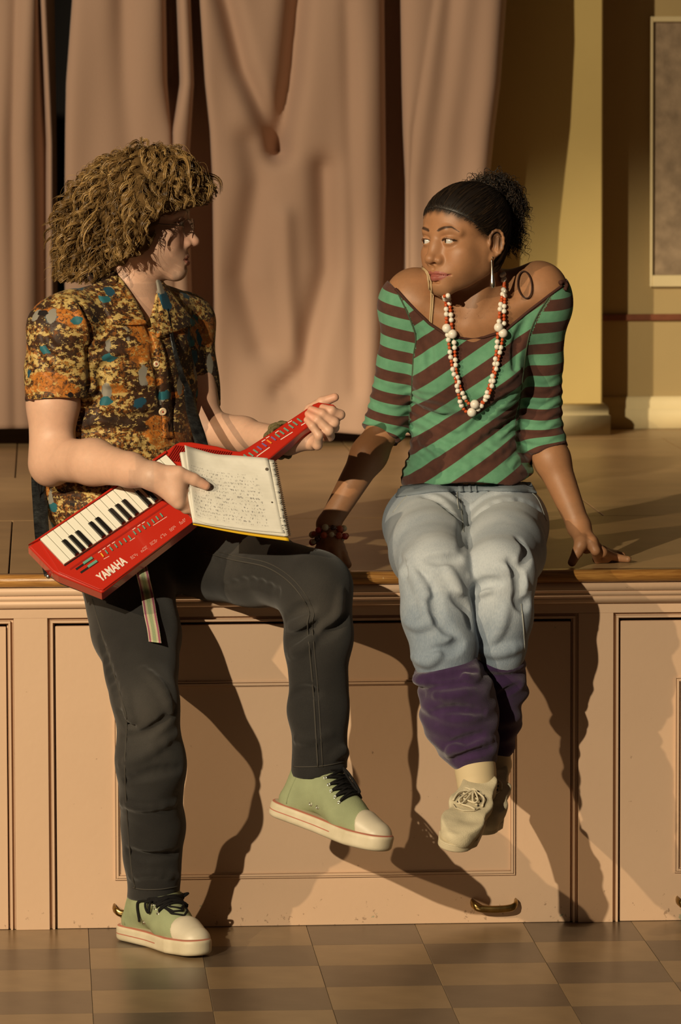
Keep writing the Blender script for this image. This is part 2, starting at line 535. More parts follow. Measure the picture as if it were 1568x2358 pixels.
painted(M_panel)
M_gap = mat('dark_gap', (0.03, 0.02, 0.015), 0.9)
M_floorlight = mat('vinyl_tan', (0.245, 0.165, 0.088), 0.30, 0.45, bump=0.03, bscale=30, var=0.16, vscale=14)
M_floordark = mat('vinyl_brown', (0.112, 0.080, 0.053), 0.30, 0.45, bump=0.03, bscale=30, var=0.18, vscale=14)
M_deck = mat('stage_deck_wood', (0.45, 0.285, 0.135), 0.38, 0.5, bump=0.05, bscale=40, var=0.16, vscale=7)
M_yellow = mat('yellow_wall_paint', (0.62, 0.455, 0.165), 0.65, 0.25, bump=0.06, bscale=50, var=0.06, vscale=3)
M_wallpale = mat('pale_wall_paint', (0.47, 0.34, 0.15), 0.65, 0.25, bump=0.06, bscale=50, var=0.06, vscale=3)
M_cream = mat('cream_trim_paint', (0.74, 0.60, 0.33), 0.45, 0.35, bump=0.05, bscale=40, var=0.08)
M_rail = mat('red_brown_rail', (0.22, 0.07, 0.03), 0.4, 0.4, var=0.2, vscale=30)
M_dark = mat('backstage_black', (0.012, 0.01, 0.009), 0.95)
M_brass = mat('aged_brass', (0.42, 0.28, 0.10), 0.28, 0.5, metal=1.0, var=0.45, vscale=60)
M_nosing = mat('varnished_edge_wood', (0.40, 0.19, 0.05), 0.3, 0.5)
def woody(M, dark, light, sx):
    t = NT(M); tc = t.n('ShaderNodeTexCoord'); mp = t.n('ShaderNodeMapping'); mp.inputs['Scale'].default_value = sx
    t.l(tc.outputs['Object'], mp.inputs[0])
    g = t.noise(mp.outputs[0], 6, 6, 0.65, 0.6); w = t.noise(tc.outputs['Object'], 45, 4, 0.7)
    c = t.ramp(g, [(0.32, dark), (0.68, light)])
    c = t.mix(t.step(w, 0.68, 0.75), c, (0.62, 0.42, 0.2))
    t.l(c, t.b.inputs['Base Color']); t.bump(g, 0.15)
woody(M_nosing, (0.22, 0.085, 0.018), (0.50, 0.25, 0.065), (2, 30, 30))

stage = empty('stage_platform', (0, 0, 0), kind='structure', label='panelled wooden stage platform with a worn varnished front edge')
XL, XR = -1.75, 1.75
# deck of broad sheets
def deck():
    me = None; w, dl = 0.915, 1.22; gap = 0.0016
    x0 = P(20, 1300, 0)[0] - 2 * w
    row = 0; y = -0.005
    while y < 6.5:
        ye = min(y + dl, 6.5); off = 0 if row % 2 == 0 else w * 0.5
        x = x0 - off
        while x < 3.2:
            bm = MB(); bm.box((x + gap, y + gap, zS - 0.02), (x + w - gap, ye - gap, zS - rng.uniform(0, 0.0008)), 0.001)
            bm.build('deck_board', M_deck, stage)
            x += w
        y = ye; row += 1
deck()
# rounded nosing along the front
def extrude_profile(name, prof, x0, x1, material, parent, smooth=False, n=1):
    prof = np.array(prof, float); k = len(prof)
    xs = np.linspace(x0, x1, n + 1)
    V = np.array([[x, p[0], p[1]] for x in xs for p in prof])
    q = []
    for s in range(n):
        for i in range(k):
            j = (i + 1) % k; q.append([s * k + i, s * k + j, (s + 1) * k + j, (s + 1) * k + i])
    o = obj(name, V, q, material, parent, smooth)
    bm = bmesh.new(); bm.from_mesh(o.data)
    bm.verts.ensure_lookup_table()
    bm.faces.new([bm.verts[i] for i in range(k)]); bm.faces.new([bm.verts[n * k + i] for i in range(k)][::-1])
    bmesh.ops.recalc_face_normals(bm, faces=bm.faces); bm.to_mesh(o.data); bm.free()
    return o
zN = P(1400, 1341, -0.03)[2]
prof = [(0.0, zS + 0.0006)]
for a in np.linspace(90, 270, 11):
    r = (zS + 0.0006 - zN) / 2
    prof.append((-0.022 + 0.012 * math.cos(math.radians(a)) - 0.0, (zS + zN) / 2 + r * math.sin(math.radians(a))))
prof.append((0.0, zN))
extrude_profile('nosing', prof, XL, XR, M_nosing, stage, False)
def Zr(py): return P(1400, py, 0)[2]         # heights read off on the right-hand part of the front
z1, z2, z3, z4, z5 = Zr(1342), Zr(1358), Zr(1371), Zr(1389), Zr(1411)
fas = [(0.01, z1 + 0.003), (-0.020, z1 + 0.003), (-0.020, z2 + 0.001), (-0.015, z2), (-0.015, z2 - 0.002), (-0.018, z2 - 0.004), (-0.0185, (z2 + z3) / 2), (-0.017, z3 + 0.002), (-0.012, z3),
       (-0.012, z3 - 0.002), (-0.0145, z3 - 0.004), (-0.0135, z4 + 0.008), (-0.010, z4 + 0.003), (-0.004, z4), (0.01, z4)]
extrude_profile('fascia_moulding', fas, XL, XR, M_panel, stage)
def Xp(px): return P(px, 1750, 0)[0]
def Xc(px): return float(Xp(px))
fr = MB(); fr.box((XL, 0, z5), (XR, 0.03, z4 + 0.002)); fr.build('top_rail', M_panel, stage)
for a, b in ((Xc(34), Xc(112)), (Xc(1332), Xc(1412))):
    q = MB(); q.box((a, 0, 0), (b, 0.03, z5 - 0.0003), 0.0008); q.build('stile', M_panel, stage)
fr = MB(); fr.box((XL, 0.05, 0), (XR, 0.06, zS - 0.03)); fr.build('backing', M_gap, stage)
def door_unit(n, x0, x1, inner, handles, label):
    """opening between two stiles: stepped surround, then a door leaf with an applied moulding and a brass pull"""
    d = empty('door_%d' % n, (0, 0, 0), kind='structure', label=label)
    px = 1.0 / S(0)
    def frame(name, ins, w, yf, yb, mt):
        q = MB()
        q.box((x0 + ins, yf, 0), (x0 + ins + w, yb, z5 - ins - w), 0.0005)
        q.box((x1 - ins - w, yf, 0), (x1 - ins, yb, z5 - ins - w), 0.0005)
        q.box((x0 + ins, yf, z5 - ins - w), (x1 - ins, yb, z5 - ins), 0.0005)
        q.build(name, mt, d)
    frame('surround', 0.0004, 6.5 * px, 0.011, 0.035, M_panel)
    frame('surround_bead', 6.5 * px + 0.0006, 5 * px, 0.002, 0.035, M_panel)
    frame('surround_rebate', 11.6 * px + 0.0008, 3.0 * px, 0.016, 0.035, M_panel)
    a, b, t = x0 + 17.5 * px, x1 - 17.5 * px, z5 - 20.5 * px
    q = MB(); q.box((a, 0.008, 0.0004), (b, 0.033, t), 0.001); q.build('door_leaf', M_panel, d)
    ix0, ix1, iz0, iz1 = inner
    for k, (ins, w, yf) in enumerate(((0, 3.5 * px, 0.0035), (4.5 * px, 5.5 * px, 0.001), (10.5 * px, 2.5 * px, 0.005))):
        q = MB(); A0, A1, B0, B1 = ix0 + ins, ix1 - ins, iz0 + ins, iz1 - ins
        for lo, hi in (((A0, B0), (A0 + w, B1)), ((A1 - w, B0), (A1, B1)), ((A0 + w, B1 - w), (A1 - w, B1)), ((A0 + w, B0), (A1 - w, B0 + w))):
            lo2 = (max(lo[0], a + .002), lo[1]); hi2 = (min(hi[0], b - .002), hi[1])
            if hi2[0] > lo2[0]: q.box((lo2[0], yf, lo2[1]), (hi2[0], 0.0095, hi2[1]), 0.0006)
        q.build('panel_moulding', M_panel, d)
    for hx, hz in handles:
        w = 51 * px
        pts = [(-w, 0, 0), (-w, -0.012, -0.001), (-w * 0.92, -0.021, -0.004), (-w * 0.75, -0.0255, -0.008), (-w * 0.4, -0.027, -0.010), (0, -0.0275, -0.0105), (w * 0.4, -0.027, -0.010), (w * 0.75, -0.0255, -0.008), (w * 0.92, -0.021, -0.004), (w, -0.012, -0.001), (w, 0, 0)]
        pts = smooth_path(np.array(pts) + np.array([hx, 0.0085, hz]), 40)
        t, N, B = frames(pts)
        sec = [(0.0042 * math.cos(k), 0.0078 * math.sin(k)) for k in np.linspace(0, 2 * math.pi, 9)[:-1]]
        V = []
        for i in range(len(pts)):
            out = np.cross(t[i], np.array([0, 0, 1.0])); out /= np.linalg.norm(out) + 1e-9
            upz = np.cross(out, t[i])
            fl = 1.0 + 0.35 * max(0.0, abs(i - 19.5) / 19.5 - 0.6)
            for s0, s1 in sec: V.append(pts[i] + out * s0 + upz * s1 * fl)
        k = 8; qd = [[i * k + j, i * k + (j + 1) % k, (i + 1) * k + (j + 1) % k, (i + 1) * k + j] for i in range(len(pts) - 1) for j in range(k)]
        obj('handle', V, qd, M_brass, d, True, label='worn brass bow handle')
    return d
def Zl(px, py): return float(P(px, py, 0)[2])
zi0, zi1 = Zl(784, 2021), Zl(784, 1567)
hz = Zl(1138, 2075 + 4)
door_unit(1, Xc(-1235), Xc(34), (Xc(-1085), Xc(-115), zi0, zi1), [(Xc(-970), hz), (Xc(-165), hz)], 'beige panelled door at the left end of the stage front')
door_unit(2, Xc(112), Xc(1332), (Xc(262), Xc(1187), zi0, zi1), [(Xc(312), hz), (Xc(1138), hz)], 'wide beige panelled door with two brass handles under both people')
door_unit(3, Xc(1412), Xc(2600), (Xc(1554), Xc(2450), zi0, zi1), [(Xc(1612), hz), (Xc(2400), hz)], 'beige panelled door at the right end of the stage front')

# hall floor: tiles one by one where they show
floor = empty('floor', (0, 0, 0), kind='structure', label='checkered hall floor of tan and brown vinyl tiles')
q = MB(); q.box((-4, -9, -0.05), (4, 0.08, -0.006)); q.build('subfloor', M_gap, floor)
TS = float(P(964, 2136, 0)[0] - P(710, 2135, 0)[0]) * 0.985
tx0 = float(P(956, 2131, 0)[0])
me = {}
for key, M_ in ((0, M_floorlight), (1, M_floordark)):
    bm = MB(); g = 0.0004
    bm.box((g, g, -0.006), (TS - g, TS - g, 0), 0.0005)
    bmesh.ops.recalc_face_normals(bm.bm, faces=bm.bm.faces)
    k = bpy.data.meshes.new('tile'); bm.bm.to_mesh(k); bm.bm.free(); k.materials.append(M_); me[key] = k
for i in range(-8, 8):
    for j in range(0, 9):
        o = link('tile', me[(i + j) % 2], floor)
        o.location = (tx0 + i * TS, -(j + 1) * TS + 0.008, 0)
q = MB(); q.box((-4, -9, -0.006), (4, -9 * TS + 0.0075, -0.0004)); q.build('far_tiles', M_floorlight, floor)

# back walls
Yp = float(PZ(1340, 1001, zS)[1]); Yr = float(PZ(1520, 986, zS)[1])
xe = float(P(1387, 700, Yp)[0])
wall = MB(); wall.box((float(P(1080, 700, Yp)[0]), Yp, zS), (xe, Yr + 0.4, zS + 3.2), 0.004)
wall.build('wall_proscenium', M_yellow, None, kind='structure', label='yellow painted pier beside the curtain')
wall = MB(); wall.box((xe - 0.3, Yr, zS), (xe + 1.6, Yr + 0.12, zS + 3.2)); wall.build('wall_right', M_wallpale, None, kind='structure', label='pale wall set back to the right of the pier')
def base(name, x0, x1, y, pyt, pyb, pxr, ret, label):
    zt = float(P(pxr, pyt, y - 0.02)[2]); zb = zS + 0.0005; h = zt - zb
    pr = [(y, zb), (y - 0.022, zb), (y - 0.022, zb + h * 0.62), (y - 0.016, zb + h * 0.66), (y - 0.017, zb + h * 0.85), (y - 0.012, zb + h * 0.95), (y - 0.006, zt), (y, zt)]
    o = extrude_profile(name, pr, x0, x1, M_cream, None)
    o['kind'] = 'structure'; o['label'] = label
    if ret:
        for i, p in enumerate(pr): o.data.vertices[len(pr) + i].co.x = x1 + (y - p[0])
        pr2 = np.array(pr)
        V = [[x1 + (y - p[0]), yy - (y - p[0]) * (1 if yy < y + .1 else 0), p[1]] for yy in (y, Yr - 0.001) for p in pr2]
        k = len(pr); q = [[i, (i + 1) % k, k + (i + 1) % k, k + i] for i in range(k)]
        obj('baseboard_return', V, q, M_cream, o, False)
base('baseboard_back', float(P(1080, 900, Yp)[0]), xe, Yp, 930, 1001, 1340, True, 'cream baseboard along the yellow pier')
base('baseboard_right', xe + 0.024, xe + 1.6, Yr, 913, 986, 1520, False, 'cream baseboard along the wall at the right edge')
zr0, zr1 = float(P(1500, 738, Yr)[2]), float(P(1500, 723, Yr)[2])
q = MB(); q.box((xe + 0.001, Yr - 0.014, zr0), (xe + 1.6, Yr, zr1), 0.002); q.build('trim_1', M_rail, None, kind='structure', label='thin red-brown chair rail on the right-hand wall')
# notice board
M_felt = mat('grey_brown_felt', (0.40, 0.29, 0.185), 0.95, 0.1, bump=0.5, bscale=260, var=0.35, vscale=22)
bx0 = float(P(1495, 400, Yr)[0]); bz0, bz1 = float(P(1530, 660, Yr)[2]), float(P(1530, 38, Yr)[2]); bx1 = bx0 + 1.2
nb = thing('notice_board', 'notice board of grey-brown felt in a cream frame on the right-hand wall', 'notice board', (bx0, Yr, bz0))
fw = 0.016
q = MB(); q.box((bx0 + fw, Yr - 0.010, bz0 + .034), (bx1 - fw, Yr - 0.0005, bz1 - fw), 0.001); keep_parent(q.build('felt_panel', M_felt), nb)
for lo, hi in (((bx0, bz0), (bx0 + fw * .55, bz1)), ((bx1 - fw, bz0), (bx1, bz1)), ((bx0 + fw * .55, bz0), (bx1 - fw, bz0 + 0.034)), ((bx0 + fw * .55, bz1 - fw), (bx1 - fw, bz1))):
    q = MB(); q.box((lo[0], Yr - 0.02, lo[1]), (hi[0], Yr - 0.0005, hi[1]), 0.002); keep_parent(q.build('frame_strip', M_cream), nb)
q = MB(); q.box((-4, 6.6, 0), (4, 6.7, 5)); q.build('wall_rear', M_dark, None, kind='structure', label='black backstage wall seen through the gap between the curtains')

# ------------------------------------------------------------------ curtains: folds given column by column at several heights
M_curtain = mat('dusty_pink_curtain', (0.52, 0.335, 0.235), 0.85, 0.15, bump=0.25, bscale=420, bdetail=2, sheen=0.25)
LEFTF = [(-1460 + 65 * i, (0.0, 0.05, 0.09, 0.02, 0.0, 0.03, 0.11, 0.05)[i % 8]) for i in range(20)]
def curtain(name, label, rows, yb, hem_py, valleys=(), sag=0.0, seed=0, res=6.5, y_top=-480):
    """rows: {pixel row: [(pixel column, depth behind the front folds), ...]} with equal counts"""
    ys = sorted(rows); A = np.array([rows[y] for y in ys], float)         # (nrow, k, 2)
    k = A.shape[1]
    # dense parameter along the cloth: arc length in the mean row
    mean = A.mean(0); ds = np.hypot(np.diff(mean[:, 0]), np.diff(mean[:, 1]) * 1100 * 0.7)
    s = np.r_[0, np.cumsum(ds)]; n = int(s[-1] / res)
    u = np.linspace(0, s[-1], n)
    pys = np.r_[np.r_[np.arange(y_top, -100, 60.0), np.arange(-100, ys[-1], 14.0)], ys[-1]]
    G = np.empty((len(pys), n, 3))
    for r, py in enumerate(pys):
        q = np.array([[np.interp(py, ys, A[:, c, 0]), np.interp(py, ys, A[:, c, 1])] for c in range(k)])
        X = np.interp(u, s, q[:, 0]); Dp = np.interp(u, s, q[:, 1])
        ker = np.hanning(13); ker /= ker.sum()
        pad = 6
        X = np.convolve(np.pad(X, pad, mode='edge'), ker, 'valid'); Dp = np.convolve(np.pad(Dp, pad, mode='edge'), ker, 'valid')
        yy = np.full(n, py)
        if py > hem_py[0] - 200:
            w = np.clip((py - (ys[-1] - 200)) / 200, 0, 1) * 1.0
            hem = np.interp(X, hem_py[1], hem_py[2]); yy = py + w * (hem - ys[-1])
        for (poly, amp, wid) in valleys:
            poly = np.array(poly, float); best = np.full(n, 1e9)
            for (x0, y0), (x1, y1) in zip(poly[:-1], poly[1:]):
                dx, dy = x1 - x0, y1 - y0; t = np.clip(((X - x0) * dx + (yy - y0) * dy) / (dx * dx + dy * dy), 0, 1)
                best = np.minimum(best, np.hypot(X - x0 - t * dx, yy - y0 - t * dy))
            Dp = Dp + amp * np.exp(-(best / wid) ** 2)
        Dp = Dp + 0.006 * np.sin(X * 0.045 + yy * 0.004 + seed) * np.sin(yy * 0.006 + seed * 2)
        G[r] = P(X, yy, yb + Dp)
    return slab(name, G, 0.004, M_curtain, None, label=label, category='curtain')
Yc = Yp - 0.34
curtain('stage_curtain', 'dusty pink stage curtain at the far left, behind the person with curly hair', {
    0: LEFTF + [(-160, .0), (-110, .10), (-60, .0), (-20, .02), (20, .0), (38, .035), (50, .0), (80, .0), (92, .10), (97, .0), (110, .03), (126, .11)],
    330: LEFTF + [(-160, .0), (-110, .10), (-60, .0), (-20, .02), (10, .0), (28, .035), (42, .0), (72, .01), (106, .12), (113, .03), (122, .05), (130, .11)],
    990: LEFTF + [(-160, .0), (-110, .10), (-60, .0), (-20, .02), (20, .0), (34, .02), (52, .0), (80, .02), (104, .08), (116, .05), (124, .06), (134, .11)]},
    Yc + 0.05, (990, [-1500, -160, 200], [1002, 990, 984]), seed=1)
curtain('stage_curtain', 'dusty pink stage curtain in deep folds between the two people', {
    0: [(166, .03), (172, .0), (250, .0), (284, .035), (315, .0), (366, -.005), (382, .03), (378, .2), (408, .2), (408, .0), (432, .0), (438, .04), (432, .22), (468, .22), (460, .0), (520, .01), (600, .02), (700, .02), (850, .0), (874, .02), (884, .06), (880, .24), (930, .24), (922, .02), (990, .0), (996, .03), (1010, .0), (1040, .03), (1070, .0), (1100, .015), (1140, .0), (1158, .02), (1166, .07)],
    190: [(152, .03), (158, .0), (250, .0), (290, .035), (325, .0), (368, -.005), (386, .03), (380, .2), (416, .2), (415, .0), (440, .0), (446, .04), (440, .22), (480, .22), (472, .0), (530, .01), (600, .02), (700, .02), (850, .0), (876, .02), (886, .06), (882, .24), (932, .24), (925, .02), (962, .0), (968, .03), (980, .0), (1020, .03), (1050, .0), (1085, .015), (1125, .0), (1146, .02), (1152, .07)],
    300: [(150, .03), (156, .0), (250, .0), (296, .03), (330, .0), (372, -.005), (392, .01), (392, .04), (398, .04), (402, .0), (428, .0), (440, .04), (430, .22), (488, .22), (484, .0), (540, .01), (610, .02), (700, .02), (850, .0), (878, .02), (887, .06), (883, .24), (934, .24), (928, .02), (946, .0), (951, .03), (962, .0), (1005, .03), (1035, .0), (1068, .015), (1112, .0), (1132, .02), (1138, .07)],
    420: [(149, .03), (155, .0), (250, .0), (300, .02), (330, .0), (372, -.005), (392, .0), (396, .01), (402, .01), (406, .0), (420, .0), (432, .04), (428, .22), (494, .22), (490, .0), (545, .01), (620, .02), (700, .02), (850, .0), (880, .02), (888, .06), (884, .24), (936, .24), (934, .02), (940, .0), (944, .02), (952, .0), (990, .03), (1025, .0), (1060, .015), (1100, .0), (1120, .02), (1126, .07)],
    990: [(149, .03), (155, .0), (250, .0), (300, .02), (330, .0), (372, -.005), (400, .0), (410, .01), (420, .01), (430, .0), (440, .0), (452, .04), (448, .22), (500, .22), (497, .0), (550, .01), (620, .01), (700, .01), (840, .0), (862, .02), (872, .06), (868, .24), (936, .24), (934, .02), (940, .0), (944, .02), (952, .0), (980, .03), (1010, .0), (1040, .015), (1080, .0), (1098, .02), (1104, .07)]},
    Yc, (990, [140, 500, 560, 830, 880, 1110], [985, 975, 978, 1000, 1002, 1000]),
    valleys=[([(505, -60), (560, 160), (640, 345)], .05, 24), ([(690, -60), (668, 180), (640, 345)], .075, 26), ([(575, 330), (590, 420), (560, 640), (600, 800)], .035, 34),
             ([(745, 390), (752, 620), (700, 830), (690, 900)], .045, 30), ([(655, 500), (665, 700), (690, 900)], -.02, 22), ([(800, 0), (815, 500), (820, 900)], .015, 20), ([(640, 900), (680, 860)], .02, 20)], seed=3)
# ------------------------------------------------------------------ people: shared anatomy
class Fr:
    """local frame: origin, rotation (columns x,y,z), scale"""
    def __init__(s, o, R, k=1.0): s.o = np.asarray(o, float); s.R = np.asarray(R, float); s.k = k
    def __call__(s, x, y=None, z=None):
        v = np.array([x, y, z], float) if y is not None else np.asarray(x, float)
        return s.o + (v * s.k) @ s.R.T
    def inv(s, p): return ((np.asarray(p) - s.o) @ s.R) / s.k
    def seg(s, a, b, ra, rb=None, fl=None):
        return seg(s(np.array(a)), s(np.array(b)), ra * s.k, None if rb is None else rb * s.k, None if fl is None else (s.R @ np.array(fl[0], float), fl[1]))
    def ell(s, c, r, R=None):
        return ell(s(np.array(c)), np.asarray(r) * s.k, s.R if R is None else s.R @ R)
    def box(s, c, h, R=None, rnd=0): return sbox(s(np.array(c)), np.asarray(h) * s.k, s.R if R is None else s.R @ R, rnd * s.k)
def rotz(a): c, s_ = math.cos(a), math.sin(a); return np.array([[c, -s_, 0], [s_, c, 0], [0, 0, 1.0]])
def rotx(a): c, s_ = math.cos(a), math.sin(a); return np.array([[1.0, 0, 0], [0, c, -s_], [0, s_, c]])
def roty(a): c, s_ = math.cos(a), math.sin(a); return np.array([[c, 0, s_], [0, 1.0, 0], [-s_, 0, c]])
def head_frame(o, face, tilt=0.0, k=1.0):
    """local -y looks along face, z up; tilt leans the head sideways"""
    y = -nrm(face); x = nrm(np.cross(y, [0, 0, 1.0])); z = np.cross(x, y)
    R = np.stack([x, y, z], 1) @ roty(tilt)
    return Fr(o, R, k)
EYE = dict(x=0.0315, y=-0.0715, z=0.0, r=0.0122)
class Squash(Fr):
    """head frame whose lower face (below the eyes) is shortened"""
    def __init__(s, fr, lz): s.o, s.R, s.k, s.lz = fr.o, fr.R, fr.k, lz
    def __call__(s, x, y=None, z=None):
        v = np.array([x, y, z] if y is not None else x, float)
        if v[2] < 0: v[2] *= s.lz
        return s.o + (v * s.k) @ s.R.T
def head_ops(fr, male=False, gaze=None, ears=True, lz=1.0, mw=1.0):
    fr0 = fr; fr = Squash(fr, lz)
    s = fr.seg; e = fr.ell; o = []
    o += [U(e((0, 0.014, 0.040), (0.073, 0.094, 0.078))),
          U(e((0, -0.030, 0.034), (0.062, 0.052, 0.052)), 0.03),
          U(e((0, -0.026, -0.036), (0.056, 0.058, 0.066)), 0.03)]
    jw, jr = (0.052, 0.019) if male else (0.046, 0.017)
    for sx in (-1, 1):
        o += [U(s((sx * jw, 0.004, -0.058), (sx * 0.013, -0.064, -0.099), jr, 0.0145), 0.03),
              U(s((sx * 0.060, 0.0, -0.02), (sx * jw, 0.002, -0.055), 0.014, 0.016), 0.025),
              U(e((sx * 0.041, -0.054, -0.024), (0.021, 0.018, 0.014)), 0.022),
              U(e((sx * 0.034, -0.056, -0.052), (0.021, 0.02, 0.024)), 0.025),
              U(e((sx * 0.046, -0.024, -0.040), (0.018, 0.026, 0.024)), 0.03)]
    o += [U(e((0, -0.070, -0.101), (0.019, 0.016, 0.0145)), 0.02),
          U(e((0, -0.0695, -0.072), (0.029, 0.0205, 0.022)), 0.022)]
    for sx in (-1, 1):
        o += [SUB(e((sx * 0.034, -0.0945, -0.002), (0.0165, 0.0155, 0.0115)), 0.014),
              U(s((sx * 0.012, -0.081, 0.0185), (sx * 0.030, -0.0795, 0.0225), 0.0055 if male else 0.004, 0.0045), 0.014),
              U(s((sx * 0.030, -0.0795, 0.0225), (sx * 0.050, -0.064, 0.016), 0.0045, 0.0035), 0.014)]
    # nose
    nl = 1.12 if male else 1.0
    yt = -0.1045 if male else -0.1015
    o += [U(s((0, -0.0795, 0.016), (0, -0.0865, -0.008), 0.0085, 0.0078), 0.012),
          U(s((0, -0.0865, -0.008), (0, yt + 0.002, -0.036), 0.0078, 0.0085), 0.012),
          U(s((0, -0.078, -0.02), (0, -0.082, -0.040), 0.013, 0.0155), 0.014),
          U(e((0, yt, -0.0395), (0.0105, 0.0095, 0.0085)), 0.008)]
    aw = 0.0125 if male else 0.0158
    for sx in (-1, 1):
        o += [U(e((sx * aw, -0.0885, -0.0430), (0.0070, 0.0102, 0.0074), rotz(sx * 0.35)), 0.007)]
    for sx in (-1, 1):
        o += [SUB(s((sx * 0.0060, -0.0985, -0.0500), (sx * 0.0085, -0.0885, -0.0470), 0.0028, 0.0034), 0.004)]
    # lids around eyeballs, then the opening
    for sx in (-1, 1):
        c = (sx * EYE['x'], EYE['y'], EYE['z'])
        o += [U(e(c, (0.0155, 0.0138, 0.0128)), 0.006)]
        Rl = roty(sx * 0.08) @ rotz(sx * 0.30)
        o += [SUB(e((sx * (EYE['x'] + 0.0008), EYE['y'] - 0.0125, EYE['z'] - 0.0006), (0.0136, 0.0105, 0.0043 if not male else 0.0036), Rl), 0.0018)]
        o += [U(s((sx * 0.0195, EYE['y'] - 0.0115, 0.0045), (sx * 0.031, EYE['y'] - 0.0145, 0.0072), 0.0012, 0.0020), 0.003),
              U(s((sx * 0.031, EYE['y'] - 0.0145, 0.0072), (sx * 0.0445, EYE['y'] - 0.0065, 0.0030), 0.0020, 0.0013), 0.003)]
    # mouth
    yb = -0.0885
    o += [SUB(s((0, yb - 0.0055, -0.057), (0, yb - 0.0035, -0.065), 0.0016, 0.0028), 0.006)]
    for sx in (-1, 1):
        o += [U(s((sx * 0.0035, yb - 0.0010, -0.0695), (sx * 0.013, yb + 0.0025, -0.0715), 0.0046, 0.0042), 0.004),
              U(s((sx * 0.013, yb + 0.0025, -0.0715), (sx * 0.0245 * mw, yb + 0.0120 * mw, -0.0757), 0.0042, 0.0018), 0.004),
              U(s((0, yb - 0.0005, -0.0815), (sx * 0.012, yb + 0.0022, -0.0805), 0.0064, 0.0056), 0.004),
              U(s((sx * 0.012, yb + 0.0022, -0.0805), (sx * 0.0235 * mw, yb + 0.0125 * mw, -0.0765), 0.0056, 0.0018), 0.004)]
    for sx in (-1, 1):
        o += [SUB(s((0, yb - 0.0062, -0.0755), (sx * 0.012, yb - 0.0022, -0.0758), 0.0014, 0.0014), 0.003),
              SUB(s((sx * 0.012, yb - 0.0022, -0.0758), (sx * 0.0265 * mw, yb + 0.0090 * mw, -0.0758), 0.0016, 0.0014), 0.003)]
    o += [SUB(s((-0.010, yb + 0.0012, -0.0912), (0.010, yb + 0.0012, -0.0912), 0.0018), 0.008)]
    if ears:
        for sx in (-1, 1):
            Re = rotz(-sx * 0.50)
            ef = Fr(fr0(sx * 0.0725, 0.010, -0.009), fr.R @ Re @ rotx(-0.12), fr.k)
            o += [U(ef.ell((sx * 0.004, 0.004, -0.002), (0.0065, 0.0150, 0.0265)), 0.006),
                  SUB(ef.ell((sx * 0.0105, 0.0035, 0.000), (0.0075, 0.0105, 0.0190)), 0.003)]
            ring = []
            for k in range(13):
                a = math.radians(-75 + k * 25)
                rr = 1.0 if k < 10 else 1.0 - 0.12 * (k - 9)
                ring.append((sx * (0.0085 + 0.002 * math.sin(a)), 0.004 - 0.0158 * -math.cos(a) * rr * (1 if True else 0), 0.003 + 0.0255 * math.sin(a) * rr))
            for k in range(12): o += [U(ef.seg(ring[k], ring[k + 1], 0.0030, 0.0030), 0.0025)]
            o += [U(ef.seg((sx * 0.0075, 0.009, -0.012), (sx * 0.0085, 0.008, 0.012), 0.0028, 0.0026), 0.004),
                  U(ef.ell((sx * 0.0055, -0.002, -0.0285), (0.0050, 0.0075, 0.0080)), 0.005),
                  U(ef.ell((sx * 0.006, -0.0105, -0.004), (0.0042, 0.004, 0.0065)), 0.004),
                  SUB(ef.ell((sx * 0.0085, -0.0015, -0.006), (0.0060, 0.0062, 0.0085)), 0.003)]
    return o
def finger(pts, radii, k=0.004):
    o = []
    for i in range(len(pts) - 1): o.append(U(seg(pts[i], pts[i + 1], radii[i], radii[i + 1]), k if i else 0.0))
    return o
def hand_group(palm, fingers, k=0.006):
    """palm: list of (a,b,ra,rb); fingers: list of (points, radii). Fingers stay separate from each other, each is rooted in the palm."""
    ops = []
    for i, (a, b, ra, rb) in enumerate(palm): ops.append(U(seg(a, b, ra, rb), 0.012 if i else 0))
    for pts, rr in fingers: ops.append(U(grp(finger(pts, rr)), k))
    return ops
def colour_attr(o, cols):
    a = o.data.color_attributes.new('tone', 'FLOAT_COLOR', 'POINT')
    c = np.ones((len(o.data.vertices), 4), np.float32); c[:, :3] = cols
    a.data.foreach_set('color', c.ravel())
def skin_mat(name, rough=0.45, sss=0.12, coat=0.0):
    M = mat(name, (0.5, 0.3, 0.2), rough, 0.4, sss=sss, coat=coat); t = NT(M)
    a = t.attr('tone'); tc = t.n('ShaderNodeTexCoord')
    n = t.noise(tc.outputs['Object'], 90, 4, 0.6)
    v = t.n('ShaderNodeHueSaturation'); t.l(a.outputs['Color'], v.inputs['Color'])
    t.l(t.math('MULTIPLY_ADD', n, 0.22, 0.89), v.inputs['Value'])
    t.l(v.outputs[0], t.b.inputs['Base Color'])
    n2 = t.noise(tc.outputs['Object'], 520, 2); t.bump(n2, 0.08, 0.002)
    return M
def sstep(x, a, b):
    t = np.clip((x - a) / (b - a), 0, 1); return t * t * (3 - 2 * t)
